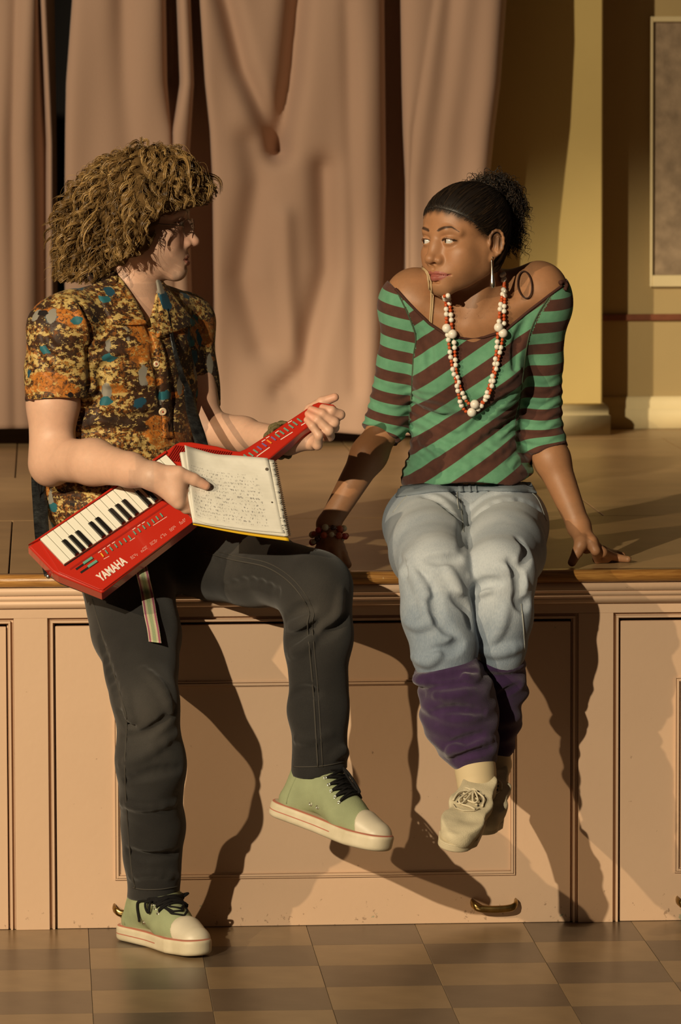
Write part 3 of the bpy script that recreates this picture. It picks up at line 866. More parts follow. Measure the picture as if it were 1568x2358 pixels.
def face_tone(V, fr, base, lip, brow, flush=0.0, lz=1.0, mw=1.0):
    """skin colours: lips, brows, a little warmth on cheeks and nose"""
    L = fr.inv(V); x, y, z = L[:, 0], L[:, 1], L[:, 2]; ax = np.abs(x); z = np.where(z < 0, z / lz, z)
    C = np.tile(np.array(base, float), (len(V), 1))
    front = sstep(-y, 0.05, 0.062)
    zc = -0.0757
    up = np.where(ax < 0.004, 0.0070, 0.0092 - 0.15 * np.maximum(ax / mw - 0.006, 0)); lo_ = 0.0125 - 14.0 * (ax / mw) ** 2
    hgt = np.where(z > zc, up, lo_ + 0.001) * np.clip(1.08 - (ax / (0.0262 * mw)) ** 4, 0, 1)
    mlip = front * (1 - sstep(np.abs(z - zc), hgt - 0.0012, hgt + 0.0010)) * (ax < 0.027 * mw) * sstep(-y, 0.066, 0.072)
    C = C * (1 - mlip[:, None]) + np.array(lip) * mlip[:, None]
    bz = 0.0215 + 0.0065 * np.sin(np.clip((ax - 0.012) / 0.040, 0, 1) * np.pi * 0.72) - 0.010 * np.clip((ax - 0.042) / 0.014, 0, 1)
    bw = 0.0034 * np.clip((ax - 0.0105) / 0.004, 0, 1) * np.clip((0.056 - ax) / 0.028, 0.18, 1)
    mb = front * (1 - sstep(np.abs(z - bz), bw * 0.55, bw * 1.25 + 0.0004)) * (ax > 0.0105) * (ax < 0.055) * 0.9
    C = C * (1 - mb[:, None]) + np.array(brow) * mb[:, None]
    # lash line along the lid opening
    ex = np.abs(ax - EYE['x'] - 0.0008)
    dl = np.sqrt(((ax - EYE['x'] - 0.0008) / 0.0150) ** 2 + ((z + 0.0004) / 0.0062) ** 2)
    ml = front * (1 - sstep(np.abs(dl - 0.93), 0.10, 0.20)) * (z > -0.0012) * 0.9 * (y < -0.05)
    C = C * (1 - ml[:, None]) + np.array(brow) * 0.6 * ml[:, None]
    if flush:
        g = np.exp(-((ax - 0.038) / 0.02) ** 2 - ((z + 0.035) / 0.02) ** 2) + 0.8 * np.exp(-(x / 0.012) ** 2 - ((z + 0.042) / 0.012) ** 2)
        g = (g * front * flush)[:, None]; C = C * (1 - g) + C * np.array([1.04, 0.72, 0.66]) * g
    return C
def eyeballs(fr, gaze, parent, iris=(0.045, 0.022, 0.01)):
    M = mat('eye', (0.7, 0.66, 0.6), 0.12, 0.6); t = NT(M)
    a = t.attr('gaze'); g = a.outputs['Fac']
    c = t.mix(t.step(g, 0.865, 0.885), (0.56, 0.53, 0.49), iris)
    c = t.mix(t.step(g, 0.972, 0.980), c, (0.004, 0.003, 0.003))
    t.l(c, t.b.inputs['Base Color'])
    gz = fr.R @ nrm(gaze)
    for sx in (-1, 1):
        c = fr(sx * EYE['x'], EYE['y'] - 0.0002, EYE['z'])
        V, T = ball(c, EYE['r'] * fr.k, 40, 28)
        o = obj('eye', V, T, M, parent, True)
        n = (V - c) / (EYE['r'] * fr.k)
        setattr_f(o, 'gaze', n @ gz)
def near_ops(ops, c, r):
    return [(o, q, k) for o, q, k in ops if q.r > 1e5 or np.linalg.norm(q.c - np.asarray(c)) < q.r + r]
def hair_strands(name, roots, dirs, flow, n, length, curl_r, curl_n, thick, material, parent, seed=1, sides=3, taper=True, core=None, stick=None, clump=1, spread=0.003, bad=None):
    """curly strands as thin tubes. flow(p, d, s): new direction at position p"""
    r = np.random.default_rng(seed); N = len(roots)
    p = roots.copy(); d = dirs.copy(); path = [p.copy()]
    ln = r.uniform(length[0], length[1], N)
    for i in range(n - 1):
        d = flow(p, d, i / (n - 1)); d /= np.linalg.norm(d, axis=1)[:, None] + 1e-9
        p = p + d * (ln / (n - 1))[:, None]
        if core is not None:
            sd = evalp(core, p.astype(f32))
            nn = normal(p, core, 0.004)
            lift = np.maximum(stick * (0.3 + 0.7 * min(1, i / 3)) - sd, 0)
            p = p + nn * lift[:, None]
        path.append(p.copy())
    path = np.stack(path, 1)                                 # N,n,3
    t = np.gradient(path, axis=1); t /= np.linalg.norm(t, axis=2)[..., None] + 1e-9
    ref = r.normal(size=(N, 1, 3)); a = np.cross(t, ref); a /= np.linalg.norm(a, axis=2)[..., None] + 1e-9
    b = np.cross(t, a)
    s = np.linspace(0, 1, n)[None, :]
    ph = r.uniform(0, 6.28, N)[:, None]; cn = r.uniform(curl_n[0], curl_n[1], N)[:, None]
    cr_ = r.uniform(curl_r[0], curl_r[1], N)[:, None] * np.minimum(1, s * 4)
    path = path + (np.cos(ph + cn * s * 6.28) * cr_)[..., None] * a + (np.sin(ph + cn * s * 6.28) * cr_)[..., None] * b
    tint0 = r.uniform(0, 1, N)
    if clump > 1:
        t = np.gradient(path, axis=1); t /= np.linalg.norm(t, axis=2)[..., None] + 1e-9
        a = np.cross(t, ref); a /= np.linalg.norm(a, axis=2)[..., None] + 1e-9; b = np.cross(t, a)
        o1 = r.normal(size=(N, clump, 1)) * spread * (1 - 0.6 * s[None]); o2 = r.normal(size=(N, clump, 1)) * spread * (1 - 0.6 * s[None])
        path = (path[:, None] + o1[..., None] * a[:, None] + o2[..., None] * b[:, None]).reshape(N * clump, n, 3)
        ref = np.repeat(ref, clump, axis=0); tint0 = np.clip(np.repeat(tint0, clump) + r.normal(size=N * clump) * 0.12, 0, 1); N = N * clump
    if bad is not None:                                       # strands stop at the edge of the face
        m_ = np.maximum.accumulate(bad(path), axis=1); first = np.where(m_.any(1), m_.argmax(1), n) - 1
        idx = np.minimum(np.arange(n)[None], np.maximum(first, 0)[:, None]); path = np.take_along_axis(path, idx[..., None], axis=1)
        kill = first > 2; path = path[kill]; ref = ref[kill]; tint0 = tint0[kill]; N = len(path)
        path = path + (np.arange(n)[None, :, None] * 1e-6)
    rr = r.uniform(thick[0], thick[1], N)[:, None] * (np.clip((1.02 - s) * 3.0, 0.06, 1) if taper else 1)
    t = np.gradient(path, axis=1); t /= np.linalg.norm(t, axis=2)[..., None] + 1e-9
    a = np.cross(t, ref); a /= np.linalg.norm(a, axis=2)[..., None] + 1e-9; b = np.cross(t, a)
    ang = np.arange(sides) * 2 * np.pi / sides
    V = path[:, :, None] + rr[..., None, None] * (np.cos(ang)[None, None, :, None] * a[:, :, None] + np.sin(ang)[None, None, :, None] * b[:, :, None])
    V = V.reshape(-1, 3)
    i, j = np.meshgrid(np.arange(n - 1), np.arange(sides), indexing='ij'); j2 = (j + 1) % sides
    q = np.stack([i * sides + j, i * sides + j2, (i + 1) * sides + j2, (i + 1) * sides + j], -1).reshape(-1, 4)
    Fq = (q[None] + (np.arange(N) * n * sides)[:, None, None]).reshape(-1, 4)
    o = obj(name, V, Fq, material, parent, True, kind='stuff')
    setattr_f(o, 'tint', np.repeat(tint0, n * sides))
    return o
def hair_mat(name, dark, mid, light, rough=0.35):
    M = mat(name, mid, rough, 0.5); t = NT(M)
    a = t.attr('tint'); tc = t.n('ShaderNodeTexCoord')
    n = t.noise(tc.outputs['Object'], 40, 3)
    f = t.math('MULTIPLY_ADD', a.outputs['Fac'], 0.6, t.math('MULTIPLY', n, 0.4))
    t.l(t.ramp(f, [(0.15, dark), (0.5, mid), (0.85, light)]), t.b.inputs['Base Color'])
    return M
def frame_from(heel, toe, up, k=1.0):
    x = nrm(toe - heel); y = nrm(np.cross(up, x)); z = np.cross(x, y)
    return Fr(heel, np.stack([x, y, z], 1), k)
def sole_field(fr, L, bend=0.0, half=(0.031, 0.033, 0.044, 0.034), z0=0.0, z1=0.024, grow=0.0, rnd=0.003):
    """foot-shaped outline pushed up from z0 to z1; the front curls up by bend"""
    Ro = fr.R.astype(f32); oo = fr.o.astype(f32); k = f32(fr.k)
    xs = np.array([0.0, 0.033, 0.12, 0.205, L - 0.034, L], f32); ws = np.array([half[0], half[0], half[1], half[2], half[3], half[3]], f32)
    def f(p):
        q = ((p - oo) @ Ro) / k
        x, y, z = q[..., 0], q[..., 1], q[..., 2]
        z = z - f32(bend) * np.clip((x - 0.17) / 0.11, 0, 2) ** 2
        xc = np.clip(x, 0.033, L - 0.034)
        w = np.interp(xc, xs, ws).astype(f32) + f32(grow)
        yc = y - 0.006 * np.sin(np.clip(x / L, 0, 1) * 3.1).astype(f32)
        d2 = np.sqrt((x - xc) ** 2 + yc ** 2) - w
        dz = np.abs(z - f32((z0 + z1) / 2)) - f32((z1 - z0) / 2)
        a = np.maximum(d2 + rnd, 0); b = np.maximum(dz + rnd, 0)
        return (np.sqrt(a * a + b * b) + np.minimum(np.maximum(d2, dz) + rnd, 0) - rnd) * k
    return Q(f, fr(L / 2, 0, 0.02), L * 0.62 * fr.k)
# ------------------------------------------------------------------ the person with the keytar
man = thing('person', 'person with curly blond-brown hair in printed shirt and black jeans, perched on the stage edge', 'person', P(345, 2190, -0.2) * np.array([1, 1, 0]))
M_skin_m = skin_mat('fair_skin', 0.48, 0.15)
fm = head_frame(P(333, 509, 0.03), (0.985, -0.16, -0.03), 0.0, 1.0)

# keytar plane (needed for the hands)
kt_e1 = nrm(rgt * 0.83 + upv * 0.55 + fwd * 0.33)
_e2 = rgt * 0.66 - upv * 0.75
kt_e2 = nrm(_e2 - fwd * (np.dot(_e2, kt_e1) / np.dot(fwd, kt_e1)))
kt_n = nrm(np.cross(kt_e1, kt_e2)); kt_n = kt_n if np.dot(kt_n, fwd) < 0 else -kt_n
kt_o = P(330, 1200, -0.27)
def on_plane(px, py, o, n, off=0.0):
    d = ray(px, py); t = (np.dot(o - CAM, n) + off) / (d @ n)
    return CAM + d * t[..., None]
def KT(px, py, off=0.0): return on_plane(px, py, kt_o, kt_n, off)
# notebook plane
nb_o = P(550, 1140, -0.355)
nb_n = nrm(-fwd * 0.86 + upv * 0.45 + rgt * 0.10)
def NB(px, py, off=0.0): return on_plane(px, py, nb_o, nb_n, off)

def pt(px, py, Y): return P(px, py, Y)
shR, shL = pt(145, 760, -0.08), pt(430, 755, 0.17)
elR, wrR = pt(118, 1062, -0.10), NB(352, 1096, 0.010)
elL, wrL = pt(468, 985, 0.10), KT(664, 1016, -0.055)
neck0, neck1 = pt(292, 700, 0.045), pt(322, 560, 0.03)
man_body = head_ops(fm, male=True, ears=False)
man_body += [U(seg(neck0, neck1, 0.058, 0.055), 0.03),
    U(seg(pt(300, 720, .045), pt(185, 728, -.045), 0.045, 0.035), 0.05), U(seg(pt(300, 720, .045), pt(410, 730, .14), 0.045, 0.04), 0.05),
    U(ell(pt(290, 850, .05), (0.160, 0.103, 0.17), rotz(math.radians(45))), 0.05),
    U(ell(pt(285, 1080, .045), (0.125, 0.09, 0.20), rotz(math.radians(45))), 0.06),
    U(ell(pt(310, 1235, .05), (0.15, 0.115, 0.10), rotz(math.radians(40))), 0.06)]
# right arm: upper arm, elbow, forearm
man_body += [U(seg(shR, pt(122, 930, -.09), 0.053, 0.0505), 0.03), U(seg(pt(122, 930, -.09), elR, 0.0505, 0.044), 0.02),
    U(seg(pt(128, 1058, -.11), pt(215, 1064, -.21), 0.0445, 0.0445), 0.025), U(seg(pt(215, 1064, -.21), pt(300, 1082, -.295), 0.0445, 0.033), 0.02),
    U(seg(pt(300, 1082, -.295), wrR, 0.033, 0.0265, ), 0.015), U(ell(pt(112, 1080, -.09), 0.030), 0.025)]
# left arm
man_body += [U(seg(shL, elL, 0.045, 0.040), 0.03), U(seg(elL, pt(560, 1002, .04), 0.040, 0.036), 0.02), U(seg(pt(560, 1002, .04), wrL, 0.034, 0.026), 0.02)]
# right hand around the notebook
def mid(a, b, t=0.5): return a * (1 - t) + b * t
rh_palm = [(wrR, NB(400, 1096, 0.018), 0.023, 0.019), (wrR, NB(408, 1118, 0.012), 0.023, 0.018), (wrR, NB(405, 1140, 0.004), 0.022, 0.016), (NB(362, 1105, 0.008), NB(412, 1158, 0.000), 0.020, 0.0125),
           (NB(400, 1098, 0.016), NB(405, 1140, 0.004), 0.0175, 0.016)]
rh_f = [([NB(380, 1092, 0.020), NB(412, 1090, 0.027), NB(447, 1104, 0.020), NB(474, 1118, 0.0125)], [0.0165, 0.0138, 0.0118, 0.0088]),
        ([NB(408, 1112, 0.010), NB(436, 1118, -0.006), NB(470, 1118, -0.024), NB(500, 1116, -0.023)], [0.014, 0.0108, 0.0095, 0.008]),
        ([NB(410, 1130, 0.006), NB(440, 1140, -0.010), NB(480, 1140, -0.024), NB(512, 1138, -0.023)], [0.0135, 0.0108, 0.0095, 0.008]),
        ([NB(410, 1146, 0.001), NB(436, 1160, -0.014), NB(474, 1161, -0.024), NB(504, 1158, -0.023)], [0.0125, 0.0102, 0.009, 0.0078]),
        ([NB(411, 1158, -0.002), NB(428, 1172, -0.017), NB(458, 1178, -0.024), NB(480, 1177, -0.023)], [0.0112, 0.0092, 0.0082, 0.0072])]
man_rh = hand_group(rh_palm, rh_f)
man_body += [U(grp(man_rh), 0.012)]
# left hand closing round the neck of the keytar
lh_palm = [(wrL, KT(738, 968, -0.062), 0.023, 0.016), (wrL, KT(737, 990, -0.058), 0.023, 0.016), (wrL, KT(730, 1008, -0.052), 0.022, 0.015), (wrL, KT(718, 1020, -0.046), 0.021, 0.014),
           (KT(738, 966, -0.060), KT(722, 1016, -0.047), 0.015, 0.014)]
lh_f = [([KT(690, 985, -0.060), KT(716, 944, -0.050), KT(742, 926, -0.022), KT(771, 915, -0.012)], [0.0165, 0.0128, 0.0110, 0.0085]),
        ([KT(742, 966, -0.058), KT(772, 962, -0.030), KT(783, 955, -0.004), KT(764, 945, 0.0095), KT(743, 938, 0.0090)], [0.0135, 0.0110, 0.0098, 0.0086, 0.0070]),
        ([KT(740, 985, -0.055), KT(768, 984, -0.026), KT(770, 973, 0.000), KT(742, 953, 0.0110), KT(716, 942, 0.0095)], [0.0135, 0.0112, 0.0102, 0.0090, 0.0072]),
        ([KT(732, 1003, -0.050), KT(758, 1004, -0.024), KT(757, 992, 0.000), KT(731, 966, 0.0110), KT(709, 953, 0.0095)], [0.0130, 0.0108, 0.0100, 0.0088, 0.0070]),
        ([KT(720, 1016, -0.044), KT(731, 1025, -0.020), KT(734, 1003, 0.002), KT(719, 981, 0.0105), KT(706, 967, 0.0090)], [0.0118, 0.0096, 0.0088, 0.0078, 0.0064])]
man_lh = hand_group(lh_palm, lh_f)
man_body += [U(grp(man_lh), 0.010)]
zn_ = fm(0, 0, -0.15)[2]
V, T = skin_mixed(man_body, 0.003, 0.0017, [lambda C: np.linalg.norm(C - fm(0, 0, -0.01), axis=1) - 0.145, lambda C: np.linalg.norm(C - NB(425, 1120), axis=1) - 0.095, lambda C: np.linalg.norm(C - KT(738, 970, -.02), axis=1) - 0.085])
cut = V[:, 2] > P(300, 1240, 0)[2]
def sub_mesh(V, T, keepv):
    k = keepv[T].all(1); T = T[k]; used = np.zeros(len(V), bool); used[T.ravel()] = True
    m = np.cumsum(used) - 1
    return V[used], m[T]
body_m = obj('body', V, T, M_skin_m); keep_parent(body_m, man)
tone = face_tone(V, fm, (0.66, 0.40, 0.28), (0.48, 0.19, 0.14), (0.10, 0.055, 0.025), flush=0.5)
hp = [(474, 1118), (447, 1104), (716, 942)]
for q in (rh_f, lh_f):
    for pts_, rr_ in q:
        d = np.linalg.norm(V - pts_[-1], axis=1); g = np.exp(-(d / 0.018) ** 2)[:, None] * 0.5
        tone = tone * (1 - g) + tone * np.array([1.02, 0.74, 0.68]) * g
colour_attr(body_m, tone)
for o_ in list(COL.objects):
    pass
n0 = set(COL.objects); eyeballs(fm, (0.0, -1, -0.35), None, (0.06, 0.07, 0.06))
for o_ in set(COL.objects) - n0: keep_parent(o_, man)

# hair: curls laid over a mop-shaped core
M_hair_m = hair_mat('blond_brown_hair', (0.075, 0.040, 0.013), (0.25, 0.140, 0.046), (0.50, 0.32, 0.125), 0.30)
hc = []
for (px, py, Y, rp) in ((305, 458, .03, 112), (262, 485, .04, 106), (240, 532, .05, 82), (390, 432, .02, 72), (404, 434, .01, 48), (345, 418, .03, 72), (245, 575, .05, 58), (212, 580, .06, 42), (285, 560, .045, 66), (310, 560, -.055, 40), (330, 480, -.07, 52)):
    hc.append(U(ell(P(px, py, Y), np.array([0.84, 0.95, 0.90]) * rad(rp, Y)), 0.05))
fzz = [-0.2, -0.12, -0.1, -0.08, -0.065, -0.04, 0.0, 0.02, 0.029, 0.036, 0.045, 0.058, 0.072, 0.2]; fyy = [0.09, 0.08, 0.06, 0.040, -0.003, -0.022, -0.031, -0.050, -0.088, -0.118, -0.135, -0.146, -0.20, -0.30]
def face_side(p):
    L = ((p - fm.o) @ fm.R); return L[..., 1] - np.interp(L[..., 2], fzz, fyy)
hc.append(SUB(field(lambda p: (face_side(p) * 0.55).astype(f32), (0, 0, 0), 1e7), 0.006))
def in_face(p):
    L = ((p - fm.o) @ fm.R)
    return (face_side(p) < -0.004 - 0.006 * np.sin(L[..., 2] * 170 + L[..., 0] * 90)) | (L[..., 2] < -0.132)
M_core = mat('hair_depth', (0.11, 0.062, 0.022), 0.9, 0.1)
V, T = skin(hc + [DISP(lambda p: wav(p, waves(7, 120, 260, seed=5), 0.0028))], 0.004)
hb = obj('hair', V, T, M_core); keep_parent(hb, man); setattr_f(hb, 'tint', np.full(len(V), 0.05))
hl = V[rng.choice(len(V), 560)]
# keep roots off the face side
crown = P(315, 350, 0.03)
def flow_m(p, d, s):
    out = p - crown; out[:, 2] *= 0.25; out = out + rng.normal(size=p.shape) * 0.012
    g = np.array([0, 0, -1.0]) * (0.6 + 0.8 * s)
    return d * 0.62 + nrm_rows(out) * 0.25 + g * 0.33
def nrm_rows(v): return v / (np.linalg.norm(v, axis=1)[:, None] + 1e-9)
d0 = nrm_rows(nrm_rows(hl - crown) * 0.7 + rng.normal(size=hl.shape) * 0.6)
s_ = hair_strands('curls', hl, d0, flow_m, 15, (0.05, 0.09), (0.005, 0.0105), (0.9, 1.8), (0.0004, 0.0008), M_hair_m, None, seed=2, core=hc, stick=0.004, clump=12, spread=0.0027, bad=in_face)
keep_parent(s_, man)
hl2 = V[rng.choice(len(V), 900)]
s_ = hair_strands('stray_curls', hl2, nrm_rows(normal(hl2, hc, 0.004) + rng.normal(size=hl2.shape) * 0.6), flow_m, 20, (0.04, 0.10), (0.004, 0.010), (0.8, 1.8), (0.0003, 0.0006), M_hair_m, None, seed=3, core=hc, stick=0.006, bad=in_face)
keep_parent(s_, man)
# --- patterned shirt
Rm = rotz(math.radians(45))
ms = [U(ell(P(290, 835, .05), (0.182, 0.122, 0.165), Rm)), U(ell(P(277, 1010, .05), (0.158, 0.130, 0.22), Rm), 0.06), U(ell(P(285, 1150, .05), (0.170, 0.138, 0.16), Rm), 0.06),
      U(seg(P(300, 715, .05), P(182, 724, -.05), 0.060, 0.047), 0.04), U(seg(P(300, 715, .05), P(418, 728, .15), 0.060, 0.054), 0.04), U(seg(P(290, 690, .06), P(300, 650, .06), .066, .060), 0.03)]
slR0, slR1 = P(144, 758, -.08), P(131, 938, -.092)
ms += [U(grp([U(ell(slR0, (0.062, 0.062, 0.064))), U(seg(slR0, P(133, 850, -.088), 0.062, 0.0665), 0.03), U(seg(P(133, 850, -.088), slR1, 0.0665, 0.065), 0.02), INT(half(P(131, 924, -.09), P(131, 960, -.095) - P(129, 900, -.085) + 0 * fwd), 0.002), SUB(seg(P(131, 905, -.09), P(131, 970, -.092), 0.060), 0.002)]), 0.025)]
slL0, slL1 = P(428, 752, .17), P(452, 950, .13)
ms += [U(grp([U(ell(slL0, (0.058, 0.058, 0.06))), U(seg(slL0, slL1, 0.058, 0.050), 0.03), INT(half(P(456, 938, .13), slL1 - slL0), 0.002), SUB(seg(P(450, 925, .14), P(458, 975, .12), 0.046), 0.002)]), 0.02)]
ms += [INT(half(P(280, 1262, 0.05), np.array([0, 0, -1.0])), 0.003)]
mw_ = waves(8, 22, 60, seed=61)
ms += [DISP(lambda p: wav(p, mw_, 0.0017))]
ms0 = list(ms)
vneck = [SUB(seg(P(320, 640, -.05), P(334, 712, -.10), 0.055, 0.034), 0.006), SUB(seg(P(320, 640, 0.0), P(333, 705, -.035), 0.045, 0.0235), 0.004), SUB(seg(P(333, 705, -.035), P(348, 772, -.06), 0.0235, 0.005), 0.004), SUB(seg(P(330, 712, -.10), P(347, 778, -.10), 0.030, 0.004), 0.006), SUB(seg(P(300, 660, .05), P(308, 600, .03), 0.058, 0.064), 0.004)]
for pix, r, rg in (([(205, 925), (208, 850), (202, 760), (185, 700)], .006, False), ([(165, 690), (190, 740), (203, 790)], .004, True), ([(212, 800), (250, 770), (300, 765)], .004, True), ([(215, 860), (260, 835), (320, 830)], .005, False), ([(210, 900), (260, 880), (330, 890)], .004, True),
                   ([(190, 1000), (250, 990), (330, 1005)], .006, False), ([(210, 1035), (280, 1020), (380, 1010)], .006, True), ([(230, 950), (290, 965), (370, 950)], .005, False), ([(180, 960), (220, 930), (235, 880)], .005, False), ([(100, 760), (120, 800), (180, 820)], .003, False),
                   ([(80, 800), (110, 850), (160, 870)], .003, False), ([(350, 800), (365, 860), (372, 930)], .003, False), ([(395, 880), (400, 940), (390, 1000)], .006, False), ([(110, 1110), (150, 1135), (200, 1140)], .005, False), ([(440, 780), (455, 840), (465, 900)], .004, False)):
    ms += crease(pix, ms0, r, 0.014, ridge=rg)
shirt_full = list(ms); ms += vneck
V, T = skin(ms, 0.003)
M_shirt = mat('printed_shirt', (0.2, 0.1, 0.03), 0.6, 0.3, sheen=0.05); t = NT(M_shirt)
tc = t.n('ShaderNodeTexCoord'); ob = tc.outputs['Object']
def stretched(sx, sy, sz, loc=(0, 0, 0)):
    mp = t.n('ShaderNodeMapping'); mp.inputs['Scale'].default_value = (sx, sy, sz); mp.inputs['Location'].default_value = loc; t.l(ob, mp.inputs[0]); return mp.outputs[0]
band = t.noise(stretched(7, 7, 15), 1.0, 3, 0.6, 0.4)
spk = t.noise(ob, 150, 5, 0.75); spk2 = t.noise(stretched(1, 1, 1.5, (3, 1, 2)), 75, 4, 0.7)
base = t.ramp(band, [(0.34, (0.020, 0.010, 0.006)), (0.46, (0.060, 0.022, 0.008)), (0.57, (0.30, 0.105, 0.014)), (0.68, (0.42, 0.26, 0.055)), (0.79, (0.50, 0.40, 0.16))])
dark = t.mix(t.step(spk, 0.56, 0.47), base, (0.035, 0.016, 0.008))
gold = t.mix(t.math('MULTIPLY', t.step(t.math('ADD', spk2, t.math('MULTIPLY', band, 0.45)), 0.74, 0.82), 0.9), dark, (0.60, 0.43, 0.15))
org = t.noise(stretched(9, 9, 20, (5, 5, 5)), 1.0, 2, 0.5)
c = t.mix(t.math('MULTIPLY', t.step(org, 0.585, 0.615), t.step(spk, 0.60, 0.45)), gold, (0.50, 0.165, 0.022))
def motif(c, scale, sx, sz, loc, thr, col, seed_ramp):
    v = t.n('ShaderNodeTexVoronoi'); v.inputs['Scale'].default_value = scale; v.inputs['Randomness'].default_value = 1.0
    t.l(stretched(sx, sx, sz, loc), v.inputs['Vector'])
    sep = t.n('ShaderNodeSeparateColor'); t.l(v.outputs['Color'], sep.inputs[0])
    wob = t.math('MULTIPLY_ADD', t.noise(ob, 48, 3), 0.55, -0.275)
    m = t.math('MULTIPLY', t.step(t.math('ADD', v.outputs['Distance'], wob), thr + 0.02, thr - 0.02), t.step(sep.outputs[0], seed_ramp, seed_ramp + 0.01))
    return t.mix(m, c, col)
c = motif(c, 17, 1.0, 0.8, (0, 0, 0), 0.30, (0.014, 0.070, 0.115), 0.70)
c = motif(c, 21, 1.3, 0.6, (2, 1, 4), 0.30, (0.25, 0.23, 0.19), 0.80)
c = motif(c, 24, 0.7, 1.3, (7, 2, 1), 0.28, (0.020, 0.125, 0.155), 0.80)
c = motif(c, 20, 1.0, 1.8, (4, 4, 9), 0.24, (0.012, 0.008, 0.008), 0.80)
t.l(c, t.b.inputs['Base Color'])
t.l(t.ramp(spk, [(.4, (.5, .5, .5)), (.6, (.7, .7, .7))]), t.b.inputs['Roughness'])
o_ = obj('shirt', V, T, M_shirt, None, True, label='short-sleeved shirt printed in orange, gold, brown and teal'); keep_parent(o_, man)
# collar leaves, front edge, buttons, cuffs
near = [([(199, 629), (215, 665), (232, 705), (256, 744), (290, 752), (331, 750)], [(268, 629), (285, 655), (305, 688), (322, 718), (329, 735), (333, 748)])]
for A, B in near:
    o_ = loft_patch('collar', A, B, shirt_full, 0.006, 0.004, M_shirt, None, 18, 9); keep_parent(o_, man)
o_ = loft_patch('collar', [(352, 634), (358, 665), (362, 700), (360, 738), (356, 780)], [(368, 652), (392, 682), (418, 712), (440, 735), (454, 748)][:5], shirt_full, 0.006, 0.004, M_shirt, None, 18, 9); keep_parent(o_, man)
o_ = loft_patch('front_placket', [(345, 770), (358, 810), (366, 870), (371, 940), (375, 1010)], [(362, 772), (378, 810), (388, 870), (394, 940), (398, 1010)], ms, 0.0025, 0.003, M_shirt, None, 20, 5); keep_parent(o_, man)
M_button = mat('cream_button', (0.70, 0.55, 0.36), 0.35, 0.5)
M_red = mat('dark_red_dot', (0.30, 0.03, 0.015), 0.4)
def button(px, py, r=0.0085):
    c = onto(px, py, ms, 0.005); n = normal(onto(px, py, ms), ms)
    a = nrm(np.cross(n, [0, 0, 1])); b = np.cross(n, a)
    ring = [c + r * 0.72 * (math.cos(k) * a + math.sin(k) * b) for k in np.linspace(0, 2 * math.pi, 17)[:-1]]
    q = [U(ell(c, (r * .9, r * .9, .0018), np.stack([a, b, n], 1)))] + [U(seg(ring[i], ring[(i + 1) % 16], .0022), .001) for i in range(16)]
    V, T = skin(q, 0.0008); o = obj('button', V, T, M_button); keep_parent(o, man)
    V, T = ball(c + n * .0012, (.0022, .0022, .0022), 10, 8); d = obj('button_thread', V, T, M_red); d.parent = o; d.matrix_parent_inverse = Matrix.Translation(-man.location) if False else Matrix()
button(373, 946); button(358, 838, .006)
rc = P(131, 924, -.09)
ring = [(60, 922), (75, 925), (100, 928), (130, 931), (165, 932), (190, 931), (205, 929)]
M_hemline = mat('shirt_hem_brown', (0.09, 0.03, 0.015), 0.8)  # one even dark brown for the sleeve hem
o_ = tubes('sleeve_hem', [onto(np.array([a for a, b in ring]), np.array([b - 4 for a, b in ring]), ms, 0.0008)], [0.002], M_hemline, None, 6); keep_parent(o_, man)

# --- black jeans
ankL, ankR = P(736, 1779, -.275), P(358, 2064, -.170)
dn_ = np.array([0, 0, -1.0])
mj = [U(ell(P(305, 1235, .055), (0.178, 0.145, 0.10), rotz(math.radians(35)))),
      U(seg(P(285, 1300, .01), P(316, 1460, -.16), 0.100, 0.083), 0.04), U(seg(P(316, 1460, -.16), P(338, 1620, -.33), 0.083, 0.066), 0.03),
      U(grp([U(seg(P(338, 1620, -.33), P(347, 1760, -.315), 0.0645, 0.0655)), U(seg(P(347, 1760, -.315), P(350, 1900, -.235), 0.0655, 0.0620), 0.02), U(seg(P(350, 1900, -.235), P(358, 2120, -.150), 0.0620, 0.0520), 0.02), INT(half(ankR, dn_ + 0.03 * rgt), 0.002)]), 0.025),
      U(seg(P(435, 1285, .04), P(590, 1306, -.12), 0.086, 0.0745), 0.04), U(seg(P(590, 1306, -.12), P(722, 1345, -.275), 0.0745, 0.069), 0.03),
      U(grp([U(seg(P(728, 1358, -.28), P(736, 1480, -.285), 0.067, 0.0625)), U(seg(P(736, 1480, -.285), P(733, 1640, -.28), 0.0625, 0.0585), 0.02), U(seg(P(733, 1640, -.28), P(736, 1840, -.275), 0.0585, 0.0595), 0.02), INT(half(ankL, dn_ + 0.10 * rgt), 0.002)]), 0.03)]
mj += [DISP(lambda p: wav(p, waves(8, 25, 70, seed=71), 0.0015))]
mj0 = list(mj)
